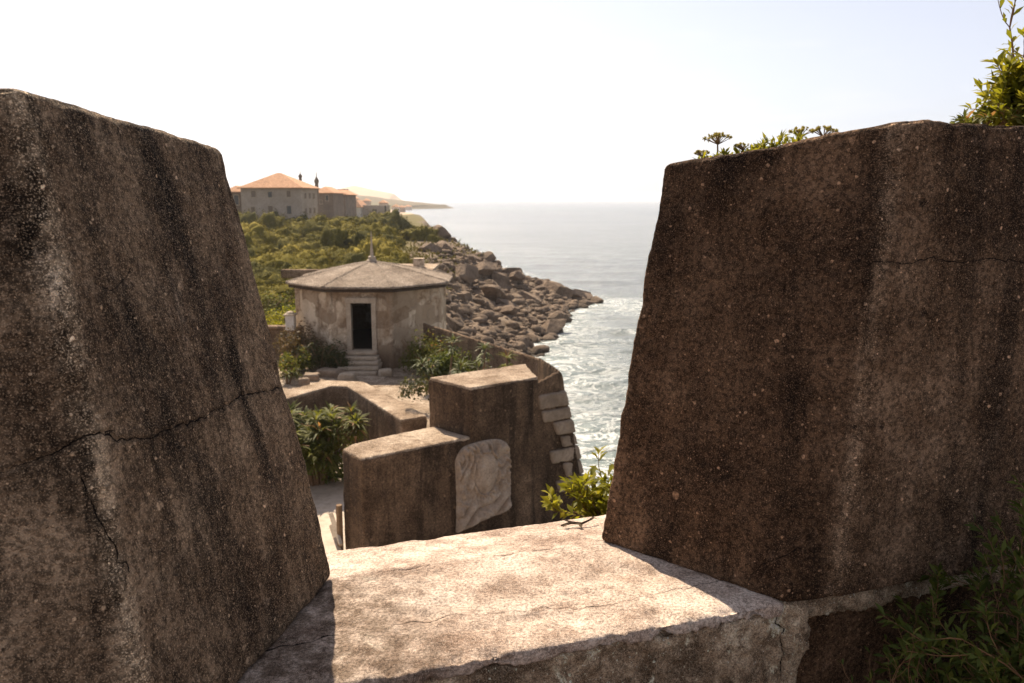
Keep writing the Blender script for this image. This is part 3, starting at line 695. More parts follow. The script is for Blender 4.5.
# low walls and pillar left of the pavilion
lw = thing('garden_wall', (-10, 33, -6.4), 'low brown garden wall beside the left side of the pavilion', 'wall')
mb = MB(); a = at(300, 322, 31.6); b = at(262, 330, 31.6)
mb.box((-10.6, 31.9, -5.85), (4.4, .3, 1.55)); rough('body', mb, .05, m_wallw, lw, .03, 1.5, 101)
mb = MB().box((-10.6, 31.78, -5.03), (4.5, .45, .14)); rough('coping', mb, .05, m_wallw, lw, .02, 1.5, 102)
pc = at(291, 326, 31.2)
pl = thing('gate_pillar', tuple(pc), 'small whitewashed pillar with a cap left of the pavilion', 'pillar')
mb = MB().box((pc[0], pc[1], pc[2]+.14), (.36, .36, .6)); rough('shaft', mb, .03, m_white, pl, .012, 3., 103)
mb = MB().box((pc[0], pc[1], pc[2]+.46), (.44, .44, .06)); mb.lathe((pc[0], pc[1], pc[2]+.48), [(.20, 0), (.14, .08), (.03, .12)], 8); mb.build('cap', m_trim, pl)
bw = thing('boundary_wall', (-12, 46, -6), 'long low field wall in the scrub behind the pavilion', 'wall')
a = at(283, 270, 46); b = at(338, 272, 47)
mb = MB(); mb.box(((a[0]+b[0])/2+.1, 46.5, a[2]-.26), (3.6, .4, .5)); rough('body', mb, .07, m_wallw, bw, .03, 1.2, 104)
# flat-roofed annex behind
an = thing('annex', (-3.6, 39, -6.4), 'flat pale-roofed outbuilding just behind the pavilion roof', 'outbuilding')
zt = at(400, 267.5, 39)[2]
mb = MB().box((-5.2, 39.6, (zt-7)/2), (2.6, 3.4, zt+7-.16)); mb.build('wall', m_pav, an)
mb = MB().box((-5.2, 39.5, zt-.08), (2.9, 3.8, .16)); mb.build('roof', m_top, an)
mb = MB().box((at(419, 267, 39)[0], 39, zt+.18), (.5, .5, .55)); mb.build('chimney', m_pav, an)

# ------------------------------------------------------------------ land, sea
SY = [0, 18, 24, 30, 40, 50, 60, 66, 72, 80, 88, 94, 99, 103, 106, 109, 113, 120, 135, 150, 180, 240, 300, 480, 550, 700, 900, 1100, 1180, 1230, 1280, 1320, 1400, 1600, 2600]
SX = [6, 4.6, 3.4, 2.4, 1.2, .6, 1.3, 2.2, 3.2, 4.6, 6, 7, 9.5, 11.6, 11, 8, 4, 2, .5, -3, -9.5, -18, -26, -51, -62, -87, -118, -151, -150, -105, -90, -95, -170, -235, -330]
shx = lambda y: np.interp(y, SY, SX)
TY = [0, 31, 33.5, 40, 75, 120, 150, 250, 400, 600, 900, 1300, 3000]; TZ = [-9.6, -9.6, -6.6, -6.9, -6.3, -5.6, -5.2, -5.2, -6.4, -9.0, -8.5, -7.5, -5]
WY = [0, 34, 40, 74, 110, 150, 200, 300, 500, 600, 800, 1150, 1250, 3000]; WW = [5, 5.5, 6, 12, 19, 12.5, 9, 8, 12, 40, 30, 25, 14, 20]
def land(x, y):
    s = shx(y)-x; wd = np.interp(y, WY, WW); t = s/wd; tz = np.interp(y, TY, TZ)
    g = np.where(t < 0, t*.6, np.where(t < .6, .42*t/.6, np.where(t < 1, .42+.58*((t-.6)/.4)**.8, 1)))
    h = SEA-.25+(tz-SEA+.25)*g
    P = np.stack([x, y, 0*x], 1)
    rk = np.clip(1.25-t, 0, 1)*np.clip(t+.3, 0, 1)
    h = h+rk*(1.5*fbm(P*.20, 4, 55)+1.1*(.35-np.abs(fbm(P*.45, 4, 56))))*np.clip(wd/12, .5, 1.3)
    inl = np.clip(t-1, 0, 6); far = np.clip((y-30)/60, 0, 1)
    h = h+1.7*np.exp(-((x+12)/3.5)**2-((y-113)/14)**2)+inl*.05*far*np.clip(s/40, 0, 1)*2+np.clip(t-1, 0, 1)*far*.5*fbm(P*.06, 3, 57)
    # far hills
    h = h+38*np.exp(-((x+345)/75)**2-((y-1900)/300)**2)+30*np.exp(-((x+520)/110)**2-((y-2100)/350)**2)+14*np.exp(-((x+250)/70)**2-((y-1300)/130)**2)
    return h, t
ys = np.concatenate([26*1.006**np.arange(300), 26*1.006**300*1.0135**np.arange(1, 215)]); ss = np.concatenate([np.linspace(-5, 24, 74), 24*1.055**np.arange(1, 76)])
Y, Sx = np.meshgrid(ys, ss, indexing='ij'); sc_ = np.clip(Y/200, 1, 4); X = shx(Y)-Sx*np.where(Sx > 24, sc_, 1)
H, T = land(X.ravel(), Y.ravel())
nr, nc = Y.shape; ii = np.arange(nr*nc).reshape(nr, nc)
LF = np.stack([ii[:-1, :-1].ravel(), ii[1:, :-1].ravel(), ii[1:, 1:].ravel(), ii[:-1, 1:].ravel()], 1)
me = mesh_np('terrain', np.stack([X.ravel(), Y.ravel(), H], 1), LF, m_ground, True)
nb = fbm(np.stack([X.ravel()*.15, Y.ravel()*.15, 0*H], 1), 3, 58)
attr(me, 'rocky', np.clip((1.15+.3*nb+.35*np.exp(-((Y.ravel()-112)/22)**2)-T)*5, 0, 1)*np.clip((520-Y.ravel())/60, 0, 1)+np.clip((Y.ravel()-1150)/60, 0, 1)*.6)
attr(me, 'sand', np.clip((Y.ravel()-340+60*nb)/40, 0, 1)*np.clip((1000-Y.ravel())/200, 0, 1)*np.clip((2.2+nb-T)*2, 0, 1)+.9*np.clip((Y.ravel()-1500)/100, 0, 1))
tag(link(bpy.data.objects.new('terrain', me)), kind='structure')
tag(obj('seabed', [(-9000, 10, SEA-6), (15000, 10, SEA-6), (15000, 30000, SEA-6), (-15000, 30000, SEA-6)], [(0, 1, 2, 3)], m_ground), kind='structure')

ys = np.concatenate([np.linspace(8, 30, 60)[:-1], 30*1.0075**np.arange(930)]); ts = np.linspace(-.42, .95, 300)
Y, T_ = np.meshgrid(ys, ts, indexing='ij'); X = T_*(Y+30)
x, y = X.ravel(), Y.ravel(); P = np.stack([x*.35, y*.8, 0*x], 1)
fade = np.clip(1.2-y/260, 0, 1)
dshore = x-shx(y)
wz = .16*vnoise(P*.5, 71)+.09*vnoise(P*1.3, 72)+.04*vnoise(P*3, 73)
ph = (y*.93+x*.25)*.42+2.2*vnoise(np.stack([x*.05, y*.05, 0*x], 1), 74)
wz = wz+.20*(np.clip(np.sin(ph), 0, 1)**3)*np.exp(-np.clip(dshore, 0, 99)/30)
me = mesh_np('sea', np.stack([x, y, SEA+wz*fade], 1), np.stack([(k := np.arange(len(ys)*len(ts)).reshape(Y.shape))[:-1, :-1].ravel(), k[:-1, 1:].ravel(), k[1:, 1:].ravel(), k[1:, :-1].ravel()], 1), m_sea, True)
q = np.stack([x*.09, y*.14, 0*x], 1)
sh = np.exp(-np.clip(dshore, 0, 999)/np.where(y < 75, 8., 3.5))*np.clip((330-y)/150, 0, 1)
sh = np.maximum(sh, .75*np.exp(-((x-15)/7)**2-((y-99)/9)**2)); sh = np.maximum(sh, .62*np.clip(np.sin(ph), 0, 1)**6*np.exp(-np.clip(dshore, 0, 99)/22)*np.clip((130-y)/40, 0, 1))
sh = sh*(.72+.45*fbm(q, 3, 75))
attr(me, 'shore', np.clip(sh, 0, 1))
tag(link(bpy.data.objects.new('sea', me)), kind='structure')
if HAZE:
    mb = MB(); mb.prism([(-16000, -60, -20.5), (22000, -60, -20.5), (22000, 32000, -20.5), (-16000, 32000, -20.5)], [(-16000, -60, 75), (22000, -60, 75), (22000, 32000, 75), (-16000, 32000, 75)])
    hm = bpy.data.materials.new('sea_haze'); hm.use_nodes = True; hn = hm.node_tree; hn.nodes.remove(hn.nodes['Principled BSDF'])
    pv = hn.nodes.new('ShaderNodeVolumePrincipled'); pv.inputs['Color'].default_value = (.90, .94, 1., 1); pv.inputs['Density'].default_value = .00017; pv.inputs['Anisotropy'].default_value = .3
    hn.links.new(pv.outputs[0], hn.nodes['Material Output'].inputs['Volume'])
    tag(mb.build('haze', hm), kind='stuff')

# ------------------------------------------------------------------ rocks
def rock_mesh(seed, sub=4, flat=1.):
    r = np.random.default_rng(seed); bm = bmesh.new(); bmesh.ops.create_icosphere(bm, subdivisions=sub, radius=1)
    V = np.array([v.co[:] for v in bm.verts]); Fc = np.array([[v.index for v in f.verts] for f in bm.faces]); bm.free()
    V = V*(1+.22*fbm(V*1.1+seed, 2, seed)[:, None])
    for k in range(15):
        n = unit(r.normal(0, 1, 3)); d = r.uniform(.38, .78)
        V = V-np.clip(V@n-d, 0, 9)[:, None]*n
    V = V*1.3*(1+.025*fbm(V*3+seed, 3, seed)[:, None]+.012*fbm(V*9+seed, 3, seed+1)[:, None])
    V[:, 2] *= flat
    me = mesh_np('boulder', V, Fc, m_rock, True); me.set_sharp_from_angle(angle=math.radians(22)); return me
RM = [rock_mesh(200+i, 4, f) for i, f in enumerate((.7, .8, .55, .9, .65, .75, .5, .85, .6, .7))]
def boulder(x, y, s, label, group, seed, dz=.15, flat=None, rz=None):
    r = np.random.default_rng(seed)
    o = link(bpy.data.objects.new('boulder', RM[flat if flat is not None else r.integers(len(RM))]))
    h = land(np.array([x]), np.array([y]))[0][0]
    o.location = (x, y, max(h, SEA-.3)+s*dz); o.rotation_euler = (r.normal(0, .22), r.normal(0, .22), r.uniform(0, 6.28) if rz is None else rz)
    o.scale = (s*r.uniform(.9, 1.45), s*r.uniform(.75, 1.1), s*r.uniform(.75, 1.15))
    tag(o, label, 'boulder', group); return o
def bpx(px, py, s, label, seed, z=SEA, group=None, dz=.1, flat=None, rz=None):
    p = atz(px, py, z)
    if z > SEA+1.5:                # on the slope: where the line of sight meets the ground
        yy_ = np.linspace(45, 190, 600); q_ = ray(px, py); q_ = yy_[:, None]*(q_/q_[1])[None]
        hit = np.nonzero(q_[:, 2] < land(q_[:, 0], q_[:, 1])[0]+.5)[0]; p = q_[hit[0]] if len(hit) else p; z = p[2]-.5
    o = boulder(p[0], p[1], s, label, group, seed, dz, flat, rz)
    o.location.z = z+s*dz+.1; o.scale *= .8 if z < SEA+1.2 else .58; return o
bpx(551, 333, 1.75, 'broad flat-topped brown boulder lying alone at the near edge of the surf', 301, SEA, None, .3, 2, .3)
bpx(597, 303.5, .95, 'small wet rock standing apart in the water beyond the tip of the spit', 302, SEA, None, .15, 0, 0)
bpx(584, 305, 1.3, 'low dark wet rock at the tip of the rocky spit', 303, SEA, None, .1, 6, .4)
bpx(573, 301, 1.9, 'long dark boulder forming the end of the rocky spit', 304, SEA+.2, None, .35, 4, .1)
bpx(552, 302, 2.4, 'big sloping slab lying halfway along the rocky spit', 305, SEA+.3, None, .4, 9, .2)
bpx(578, 299, 1.5, None, 306, SEA, None, .3, 5)['label'] = 'rounded dark rock on the seaward side of the spit'
bpx(521, 349, 1.1, 'rounded grey rock just above the sea wall top', 307, SEA+.2, None, .2, 3)
bpx(508, 310, 1.6, 'dark steep boulder behind the pile of small grey stones', 308, SEA+2.0, None, .3, 1)
bpx(496, 300, 2.6, 'largest slanting slab in the middle of the rock slope', 309, SEA+2.6, None, .3, 4, .9)
bpx(486, 272, 2.6, 'pale rounded boulder high on the rock slope', 310, SEA+3.6, None, .3, 7)
bpx(466, 279, 2.5, 'tall brown boulder leaning against the foot of the cliff', 311, SEA+4.0, None, .3, 3)
bpx(490, 287, 1.7, 'wide domed boulder under the pale rounded one', 312, SEA+3.2, None, .3, 9)
bpx(517, 281, 1.6, 'upright jagged boulder on the skyline of the rock slope', 313, SEA+2.0, None, .7, 3)
LBL = {(0, 0): 'mid-size brown boulder near the waterline below the rock slope', (1, 0): 'brown boulder halfway up the rock slope', (2, 0): 'brown boulder close under the cliff',
       (0, 1): 'boulder on the rocky spit that runs out into the sea'}
r = np.random.default_rng(9); cnt = 0; taken = []
while cnt < 284:
    y = 40+75*r.random()**.9 if cnt < 215 else r.uniform(96, 118); t = r.uniform(.0, .98 if y < 85 else 1.2) if cnt < 215 else r.uniform(0, .5)
    x = shx(y)-t*np.interp(y, WY, WW); s = min(1.55, .34+r.exponential(.42))*(.75 if y < 60 else 1)
    if any((x-a)**2+(y-b)**2 < (.75*(s+c))**2 for a, b, c in taken): 
        if r.random() < .85: continue
    taken.append((x, y, s)); spit = (y > 94 and t < .5)
    key = (0, 1) if spit else ((0, 0) if t < .35 else (1, 0) if t < .7 else (2, 0))
    boulder(x, y, s, LBL[key], {(0, 0): 'boulders by the waterline', (1, 0): 'boulders on the rock slope', (2, 0): 'boulders under the cliff', (0, 1): 'boulders of the spit'}[key], 400+cnt, .12); cnt += 1
# small stones between them
bm = bmesh.new(); bmesh.ops.create_icosphere(bm, subdivisions=2, radius=1); SV = np.array([v.co[:] for v in bm.verts]); SF = np.array([[v.index for v in f.verts] for f in bm.faces]); bm.free()
lb = LB(); n = 3600; yy = 34+88*r.random(n)**.8; tt = r.random(n)*1.0-.03; xx = shx(yy)-tt*np.interp(yy, WY, WW); hh = land(xx, yy)[0]
vs = []
for k in range(12):
    q = SV.copy()
    for j in range(6):
        nv = unit(r.normal(0, 1, 3)); q = q-np.clip(q@nv-r.uniform(.5, .85), 0, 9)[:, None]*nv
    vs.append(q)
for k in range(n):
    s = min(.75, .14+r.exponential(.16)); a = r.uniform(0, 6.28); q = vs[k % 12]*[s*1.3, s, s*.7]; c_, s_ = math.cos(a), math.sin(a)
    q = np.stack([q[:, 0]*c_-q[:, 1]*s_, q[:, 0]*s_+q[:, 1]*c_, q[:, 2]], 1)+[xx[k], yy[k], max(hh[k], SEA-.1)+.2*s]; lb.add((q, SF))
tag(lb.build('rubble_stones', m_rock, None), kind='stuff')

# ------------------------------------------------------------------ scrub on the slope
r = np.random.default_rng(12); bm = bmesh.new(); bmesh.ops.create_icosphere(bm, subdivisions=4, radius=1); CV = np.array([v.co[:] for v in bm.verts]); CF = np.array([[v.index for v in f.verts] for f in bm.faces]); bm.free()
lb = LB(); k = 0; tone = []; placed = []
while k < 520:
    y = 37+116*r.random() if k < 400 else r.uniform(150, 250); edge = shx(y)-np.interp(y, WY, WW); x = edge-1.2-r.random()**1.1*(y*.34+6)
    if x < -.40*y-3: continue
    if y < 44 and x > -8.2: continue
    dn = fbm(np.array([[x*.05, y*.05, 0]]), 3, 91)[0]
    if x > edge-4 and r.random() < .6: continue
    if x > edge-5.5 and y > 80: continue
    s = (.65+1.35*r.random()**1.3)*(.8+y/150 if y < 154 else .95)
    if any((x-a)**2+(y-b)**2 < (.62*(s+c))**2 for a, b, c in placed) and r.random() < .9: continue
    placed.append((x, y, s)); h = land(np.array([x]), np.array([y]))[0][0]
    sz = .0007*y+.026; nl = int(min(2600, 4.2*s*s/(sz*sz)*.62)); rad = np.array([s*1.1, s*1.0, s*(.7+.45*r.random())]); c0 = np.array([x, y, h-.15*s])
    D = CV; q = .90*(1+.42*fbm(D*1.9+k*3.1, 4, k)*1.5+.22*fbm(D*6+k, 3, k+5)); lb.add((c0+D*q[:, None]*rad, CF)); n0 = len(CV)
    d = unit(r.normal(0, 1, (nl, 3))); d[:, 2] = np.abs(d[:, 2])-.15; d = unit(d); q = .92*(1+.42*fbm(d*1.9+k*3.1, 4, k)*1.5+.22*fbm(d*6+k, 3, k+5))*(1+.16*r.random(nl)**2)
    qv, qf = quads(c0+d*q[:, None]*rad, sz*(.6+.8*r.random(nl)), d+r.normal(0, .55, (nl, 3)), 1000+k); lb.add((qv, np.concatenate([qf[:, [0, 1, 2]], qf[:, [0, 2, 3]]])))
    tone.append(np.full(n0+4*nl, np.clip(.42+.9*dn+r.normal(0, .30), 0, 1))); k += 1
o = lb.build('scrub', m_scrub, None); attr(o.data, 'tone', np.concatenate(tone)); tag(o, kind='stuff')
# dry grass tufts on the open ground
lb = LB(); n = 3500; yy = 37+110*r.random(n); ed = shx(yy)-np.interp(yy, WY, WW); xx = ed+2.5-r.random(n)**2*(yy*.16); hh = land(xx, yy)[0]
keep = ~((yy < 43) & (xx > -8)); xx, yy, hh = xx[keep], yy[keep], hh[keep]; n = len(xx)
d = unit(np.stack([r.normal(0, .5, n), r.normal(0, .5, n), np.ones(n)], 1))
lb.add(leaves(np.stack([xx, yy, hh-.05], 1), d, .35+.5*r.random(n), .05+.002*yy, .3, seed=5))
tag(lb.build('dry_grass', leafmat('dry_grass_blades', (.09, .080, .025), (.14, .12, .04), (.20, .16, .07), .15, None, .9, .05), None), kind='stuff')

# ------------------------------------------------------------------ far buildings
def house(name, label, px0, px1, pyt, pyb, y, depth, roof, wmat, wins=(), hip=True, ov=.5, dirx=(1, 0), over=True, group=None, cat='house', pyr=False):
    a = at(px0, pyt, y); b = at(px1, pyt, y); zt = a[2]; zb = at(px0, pyb, y)[2]-1.5
    th = thing(name, ((a[0]+b[0])/2, y+depth/2, zb), label, cat, group)
    ax = np.array(dirx)/np.hypot(*dirx); ay = np.array([-ax[1], ax[0]]); wd = b[0]-a[0]; c = np.array([a[0], y])
    p = lambda s, t, z: (c[0]+ax[0]*s+ay[0]*t, c[1]+ax[1]*s+ay[1]*t, z)
    MB().prism([p(0, 0, zb), p(wd, 0, zb), p(wd, depth, zb), p(0, depth, zb)], [p(0, 0, zt), p(wd, 0, zt), p(wd, depth, zt), p(0, depth, zt)]).build('wall', wmat, th)
    if roof:
        mb = MB(); q = [p(-ov, -ov, zt+.003), p(wd+ov, -ov, zt+.003), p(wd+ov, depth+ov, zt+.003), p(-ov, depth+ov, zt+.003)]
        m_ = (wd*.47+ov if pyr else min(wd, depth)/2+ov) if hip else 0
        if wd >= depth: t1, t2 = p(m_-ov, depth/2, zt+roof), p(wd+ov-m_, depth/2, zt+roof); 
        else: t1, t2 = p(wd/2, m_-ov, zt+roof), p(wd/2, depth+ov-m_, zt+roof)
        q2 = [(x, y_, z+.16) for x, y_, z in q]
        V = q+q2+[t1, t2]
        if wd >= depth: Fc = [(4, 5, 9, 8), (6, 7, 8, 9), (5, 6, 9), (7, 4, 8)]
        else: Fc = [(4, 5, 8), (5, 6, 9, 8), (6, 7, 9), (7, 4, 8, 9)]
        mb.add(V, Fc+[(3, 2, 1, 0), (0, 1, 5, 4), (1, 2, 6, 5), (2, 3, 7, 6), (3, 0, 4, 7)]); mb.build('roof', m_tile, th)
    for (wx, wy, ww, wh, kind) in wins:
        s = (at(wx, wy, y)[0]-a[0])/ax[0]; z = at(wx, wy, y)[2]; W = ww*y/F/2; Hh = wh*y/F/2
        fr = MB()
        for (s0, s1, z0, z1) in ((-W-.1, -W, -Hh, Hh), (W, W+.1, -Hh, Hh), (-W-.1, W+.1, Hh, Hh+.12), (-W-.18, W+.18, -Hh-.14, -Hh)):
            fr.prism([p(s+s0, -.08, z+z0), p(s+s1, -.08, z+z0), p(s+s1, .05, z+z0), p(s+s0, .05, z+z0)], [p(s+s0, -.08, z+z1), p(s+s1, -.08, z+z1), p(s+s1, .05, z+z1), p(s+s0, .05, z+z1)])
        f_ = fr.build('window', m_trim, th)
        MB().prism([p(s-W, -.02, z-Hh), p(s+W, -.02, z-Hh), p(s+W, .04, z-Hh), p(s-W, .04, z-Hh)], [p(s-W, -.02, z+Hh), p(s+W, -.02, z+Hh), p(s+W, .04, z+Hh), p(s-W, .04, z+Hh)]).build('pane' if kind == 'g' else 'shutter', m_glass if kind == 'g' else m_shut, f_)
    return th, p, wd, zt
th, p, wd, zt = house('tiled_house', 'two-storey grey house with a hipped orange tile roof on the scrub hill', 240.5, 303, 188.5, 218, 148, 8.5, 2.9, m_housew,
      [(254, 194, 4.5, 6, 's'), (271, 194.5, 4.2, 5.5, 'g'), (290, 194, 4, 6, 's'), (253.5, 210, 4, 6, 's'), (271.5, 209, 4.6, 6, 's'), (290.5, 209.8, 4.6, 7.6, 'g')], dirx=(1, -.10), pyr=True)
for t in (1.9, 4.2, 6.5):
    for z in (zt-1.3, zt-4.0):
        f_ = MB().prism([p(wd-.02, t-.5, z-.6), p(wd+.06, t-.5, z-.6), p(wd+.06, t+.5, z-.6), p(wd-.02, t+.5, z-.6)], [p(wd-.02, t-.5, z+.6), p(wd+.06, t-.5, z+.6), p(wd+.06, t+.5, z+.6), p(wd-.02, t+.5, z+.6)]).build('window', m_trim, th)
        MB().prism([p(wd, t-.4, z-.5), p(wd+.09, t-.4, z-.5), p(wd+.09, t+.4, z-.5), p(wd, t+.4, z-.5)], [p(wd, t-.4, z+.5), p(wd+.09, t-.4, z+.5), p(wd+.09, t+.4, z+.5), p(wd, t+.4, z+.5)]).build('shutter', m_shut, f_)
# arched dark panel at its foot, the opening's shade painted into it
s0 = at(242.5, 214, 148)[0]-at(240.5, 214, 148)[0]; z0 = at(242, 219, 148)[2]; arc = [(s0+1.1-1.1*math.cos(a), z0+1.2*math.sin(a)) for a in np.linspace(0, math.pi, 12)]
pts = [(s0, z0-1)]+arc+[(s0+2.2, z0-1)]
MB().prism([p(s, -.06, z) for s, z in pts], [p(s, .05, z) for s, z in pts]).build('arched_doorway_shade', m_dark, th)
def finial_tower(px, pyt, pyb, y, wpx, label, mat):
    a = at(px, pyb, y); h = at(px, pyt, y)[2]-a[2]; k = wpx*y/F/2; t_ = thing('chimney_turret', tuple(a), label, 'turret')
    MB().lathe(a, [(k, 0), (k, h*.55), (k*1.35, h*.57), (k*1.35, h*.63), (k*.9, h*.7), (k*.3, h*.78)], 10).build('shaft', mat, t_)
    MB().lathe(a+[0, 0, h*.76], [(k*.25, 0), (k*.22, h*.12), (k*.06, h*.24)], 8).build('spike', mat, t_)
finial_tower(300.7, 170, 186, 172, 3.0, 'thin spiked turret rising behind the orange roof of the grey house', m_ruin)
finial_tower(317.2, 171, 197, 185, 3.6, 'spiked turret with a knob right of the grey house', m_ruin)
house('brown_house', 'brown old house half hidden behind the left block beside the grey house', 226, 241, 192.5, 219, 152, 9, 1.3, m_ruin, [(236.5, 200, 4.5, 9, 'g')])
house('stone_house', 'brown stone house with orange roof right of the grey house', 313, 333, 193.5, 214, 195, 12, 1.7, m_ruin, [(327, 198, 2.6, 5, 'g'), (321, 202, 2, 3.5, 's')])
house('stone_house', 'lower brown stone building with a pale orange roof beyond the turret', 330, 345, 195, 214, 215, 15, 1.5, m_ruin, [(338, 202, 2, 3.5, 's')])
house('ruined_tower', 'square broken brown tower above the far roofs', 337.5, 345, 189, 200, 235, 5, 0, m_ruin, [(341, 193, 1.6, 3, 'g')], cat='tower')
house('low_shed', 'low white-roofed shed beside the broken tower', 341, 351, 200, 212, 240, 8, .0, m_ruin, [(346, 206, 2.0, 3.0, 'g')], cat='shed')
th2, p2, w2, z2 = house('gabled_house', 'small whitewashed house end on the bare pale ground', 351, 360.5, 207.5, 215, 262, 12, 2.4, m_white, [], cat='house')
house('long_wall_house', 'long grey roofless building with one dark window near the shore', 360.6, 387, 205.2, 215, 265, 6, 0, m_housew, [(374.7, 211.5, 4.2, 4.2, 'g'), (385.3, 209.8, 1.4, 8, 'g')], cat='ruin')
r = np.random.default_rng(77)
far = [(348, 356, 199, 205, 420, 'pale'), (392, 398, 207, 211, 520, 'pale'), (362, 369, 201, 206, 560, 'b'), (398, 404, 207.5, 210.5, 640, 'b'), (379, 386, 203, 207, 480, 'b'), (404, 411, 206.6, 209, 800, 'pale')]
fl_ = ['tiny pale house far off above the white gabled house', 'small pale house on the far shore right of the long grey building', 'brown house far off above the long grey building', 'small brown house near the far beach', 'brown far house just over the right end of the long grey building', 'tiniest pale house at the start of the distant headland']
for (a, b, c, d, y, kd), lb_ in zip(far, fl_):
    house('far_house', lb_, a, b, c, d, y, 8, 1.8, m_white if kd == 'pale' else m_housew, [], group='far houses along the coast')

# ------------------------------------------------------------------ plants
def bush(name, label, c, rad, n, size, mat, seed, group=None, cat='bush', stems=True, lump=.45):
    t = thing(name, c, label, cat, group); r = np.random.default_rng(seed)
    lb = LB(); m = max(4, int(6*rad[0]*rad[1]))
    for j in range(m):
        o = np.array([r.normal(0, .45)*rad[0], r.normal(0, .45)*rad[1], (.25+.5*r.random())*rad[2]])
        lb.add(blob_leaves(np.array(c)+o*[1, 1, .6], np.array(rad)*r.uniform(.35, .6), n//m, size, seed*13+j, lump, .6))
    lb.build('foliage', mat, t)
    if stems:
        mb = MB()
        for j in range(9):
            a = r.uniform(0, 6.28); e = np.array(c)+[math.cos(a)*rad[0]*.6, math.sin(a)*rad[1]*.6, rad[2]*.8]
            mb.tube([c, (np.array(c)*.5+e*.5)+[0, 0, .1*rad[2]], e], [.03, .02, .008], 4)
        mb.build('stems', m_bark, t)
    return t
def aloe(name, label, c, h, R, n, seed, mat=m_leaf_a, heads=1, group=None, spread=.3, cat='succulent'):
    t = thing(name, c, label, cat, group); lb = LB(); mb = MB(); r = np.random.default_rng(seed)
    for j in range(heads):
        a = r.uniform(0, 6.28); q = spread*r.random()**.5; e = np.array(c)+[math.cos(a)*q, math.sin(a)*q, h*(r.uniform(.55, 1.) if heads > 1 else 1)]
        mb.tube([np.array(c)+(e-np.array(c))*[.3, .3, 0], (np.array(c)+e)/2+[.0, 0, -.05], e], [.045, .035, .03], 5)
        rosette(e, R*r.uniform(.75, 1.1), n, R*.16, seed*7+j, lb)
        for q_ in range(2): rosette(e-np.array([0, 0, .12*(q_+1)*h/1.5]), R*.8, n//2, R*.15, seed*7+j+300*(q_+1), lb, .12, .6)
    lb.build('leaves', mat, t); mb.build('stems', m_bark, t); return t
TZ0 = -6.4
def gp(px, y, z=TZ0): return (at(px, 300, y)[0], y, z)
# by the pavilion
bush('shrub', 'dark shrub against the pavilion wall left of its steps', gp(318, 29.5), (1.2, .75, 1.35), 3600, .045, m_leaf_g, 501)
bush('shrub', 'brownish dry shrub at the left corner of the pavilion', gp(296, 30.2), (1.0, .7, 1.7), 2600, .045, leafmat('dry_brown_leaves', (.07, .055, .025), (.13, .09, .045), (.20, .13, .07), .3), 502)
bush('shrub', 'low light green clump at the left edge of the terrace', gp(287, 28.5), (.7, .6, 1.1), 1900, .045, m_leaf_s, 503)
bush('shrub', 'small sprig left of the pavilion steps', gp(338, 29.4), (.45, .35, .8), 600, .04, m_leaf_g, 504)
bush('shrub', 'wide olive shrub against the pavilion wall right of its steps', gp(418, 29.2), (1.1, .8, 1.6), 4000, .045, m_leaf_s, 505)
bush('shrub', 'dark bush under the sea wall between the olive shrub and the aloes', gp(436, 26.9), (1.2, .8, 1.45), 3600, .045, m_leaf_d, 506)
bush('shrub', 'low trailing plants along the foot of the sea wall', gp(466, 24.2), (1.4, .8, 1.2), 3800, .045, m_leaf_g, 507)
aloe('aloe', 'tallest aloe, in front of the sea wall nearest the pavilion', gp(447, 26.3), 1.72, .46, 26, 511)
aloe('aloe', 'dark-stemmed aloe in the middle of the row by the sea wall', gp(480, 23.2), 2.02, .42, 26, 512)
aloe('aloe', 'small yellow-green aloe above the corner of the upper battery block', gp(511, 20.8), 2.25, .36, 24, 513, m_leaf_s)
aloe('aloe', 'branching aloe between the tallest one and the olive shrub', gp(430, 26.4), 1.1, .42, 24, 514, m_leaf_a, 3, None, .4)
aloe('aloe', 'low many-headed aloe behind the upper battery block', gp(463, 24.6), 1.2, .44, 22, 515, m_leaf_a, 4, None, .55)
aloe('aloe', 'low aloe close behind the top of the upper battery block', gp(496, 21.9), 1.65, .36, 22, 516, m_leaf_a, 3, None, .4)
aloe('aloe', 'pale aloe beside the low light green clump', gp(283, 27.6), .6, .4, 24, 517, m_leaf_s, 2)
# sunken court
c = (-5.55, 22.6, -8.35)
aloe('spiky_shrub', 'big sunlit spiky shrub filling the sunken court', (-5.75, 22.8, -8.35), 2.05, .52, 26, 521, m_leaf_s, 46, None, 1.15, 'shrub')
bush('shrub', 'dark leafy undergrowth in the shade of the spiky shrub', (-5.8, 22.5, -8.35), (1.25, .9, 1.6), 3800, .05, m_leaf_d, 522)
aloe('spiky_shrub', 'smaller spiky shrub at the back of the sunken court', (-6.9, 24.2, -8.35), 1.75, .5, 24, 523, m_leaf_a, 16, None, .8, 'shrub')
# bushes left of the pavilion
for px, y, z, s, lbl, m_ in ((255, 36, -6.5, 1.2, 'low yellow-green bush just behind the garden wall by the left block', m_leaf_y), (281, 43.5, -6.4, 1.5, 'olive bush under the left end of the field wall', m_leaf_s), (303, 43.8, -6.4, 1.25, 'low bush between the field wall and the pavilion roof', m_scrub), (273, 38, -6.5, 1.5, 'bright yellow-green bush beside the white pillar', m_leaf_y), (262, 41, -6.4, 1.6, 'green bush behind the left block above the garden wall', m_scrub), (292, 41, -6.4, 1.1, 'dark green bush close behind the left corner of the pavilion', m_leaf_d)):
    bush('bush', lbl, gp(px, y, z), (s, s, s*1.0), 2400, .06, m_, int(px*3))
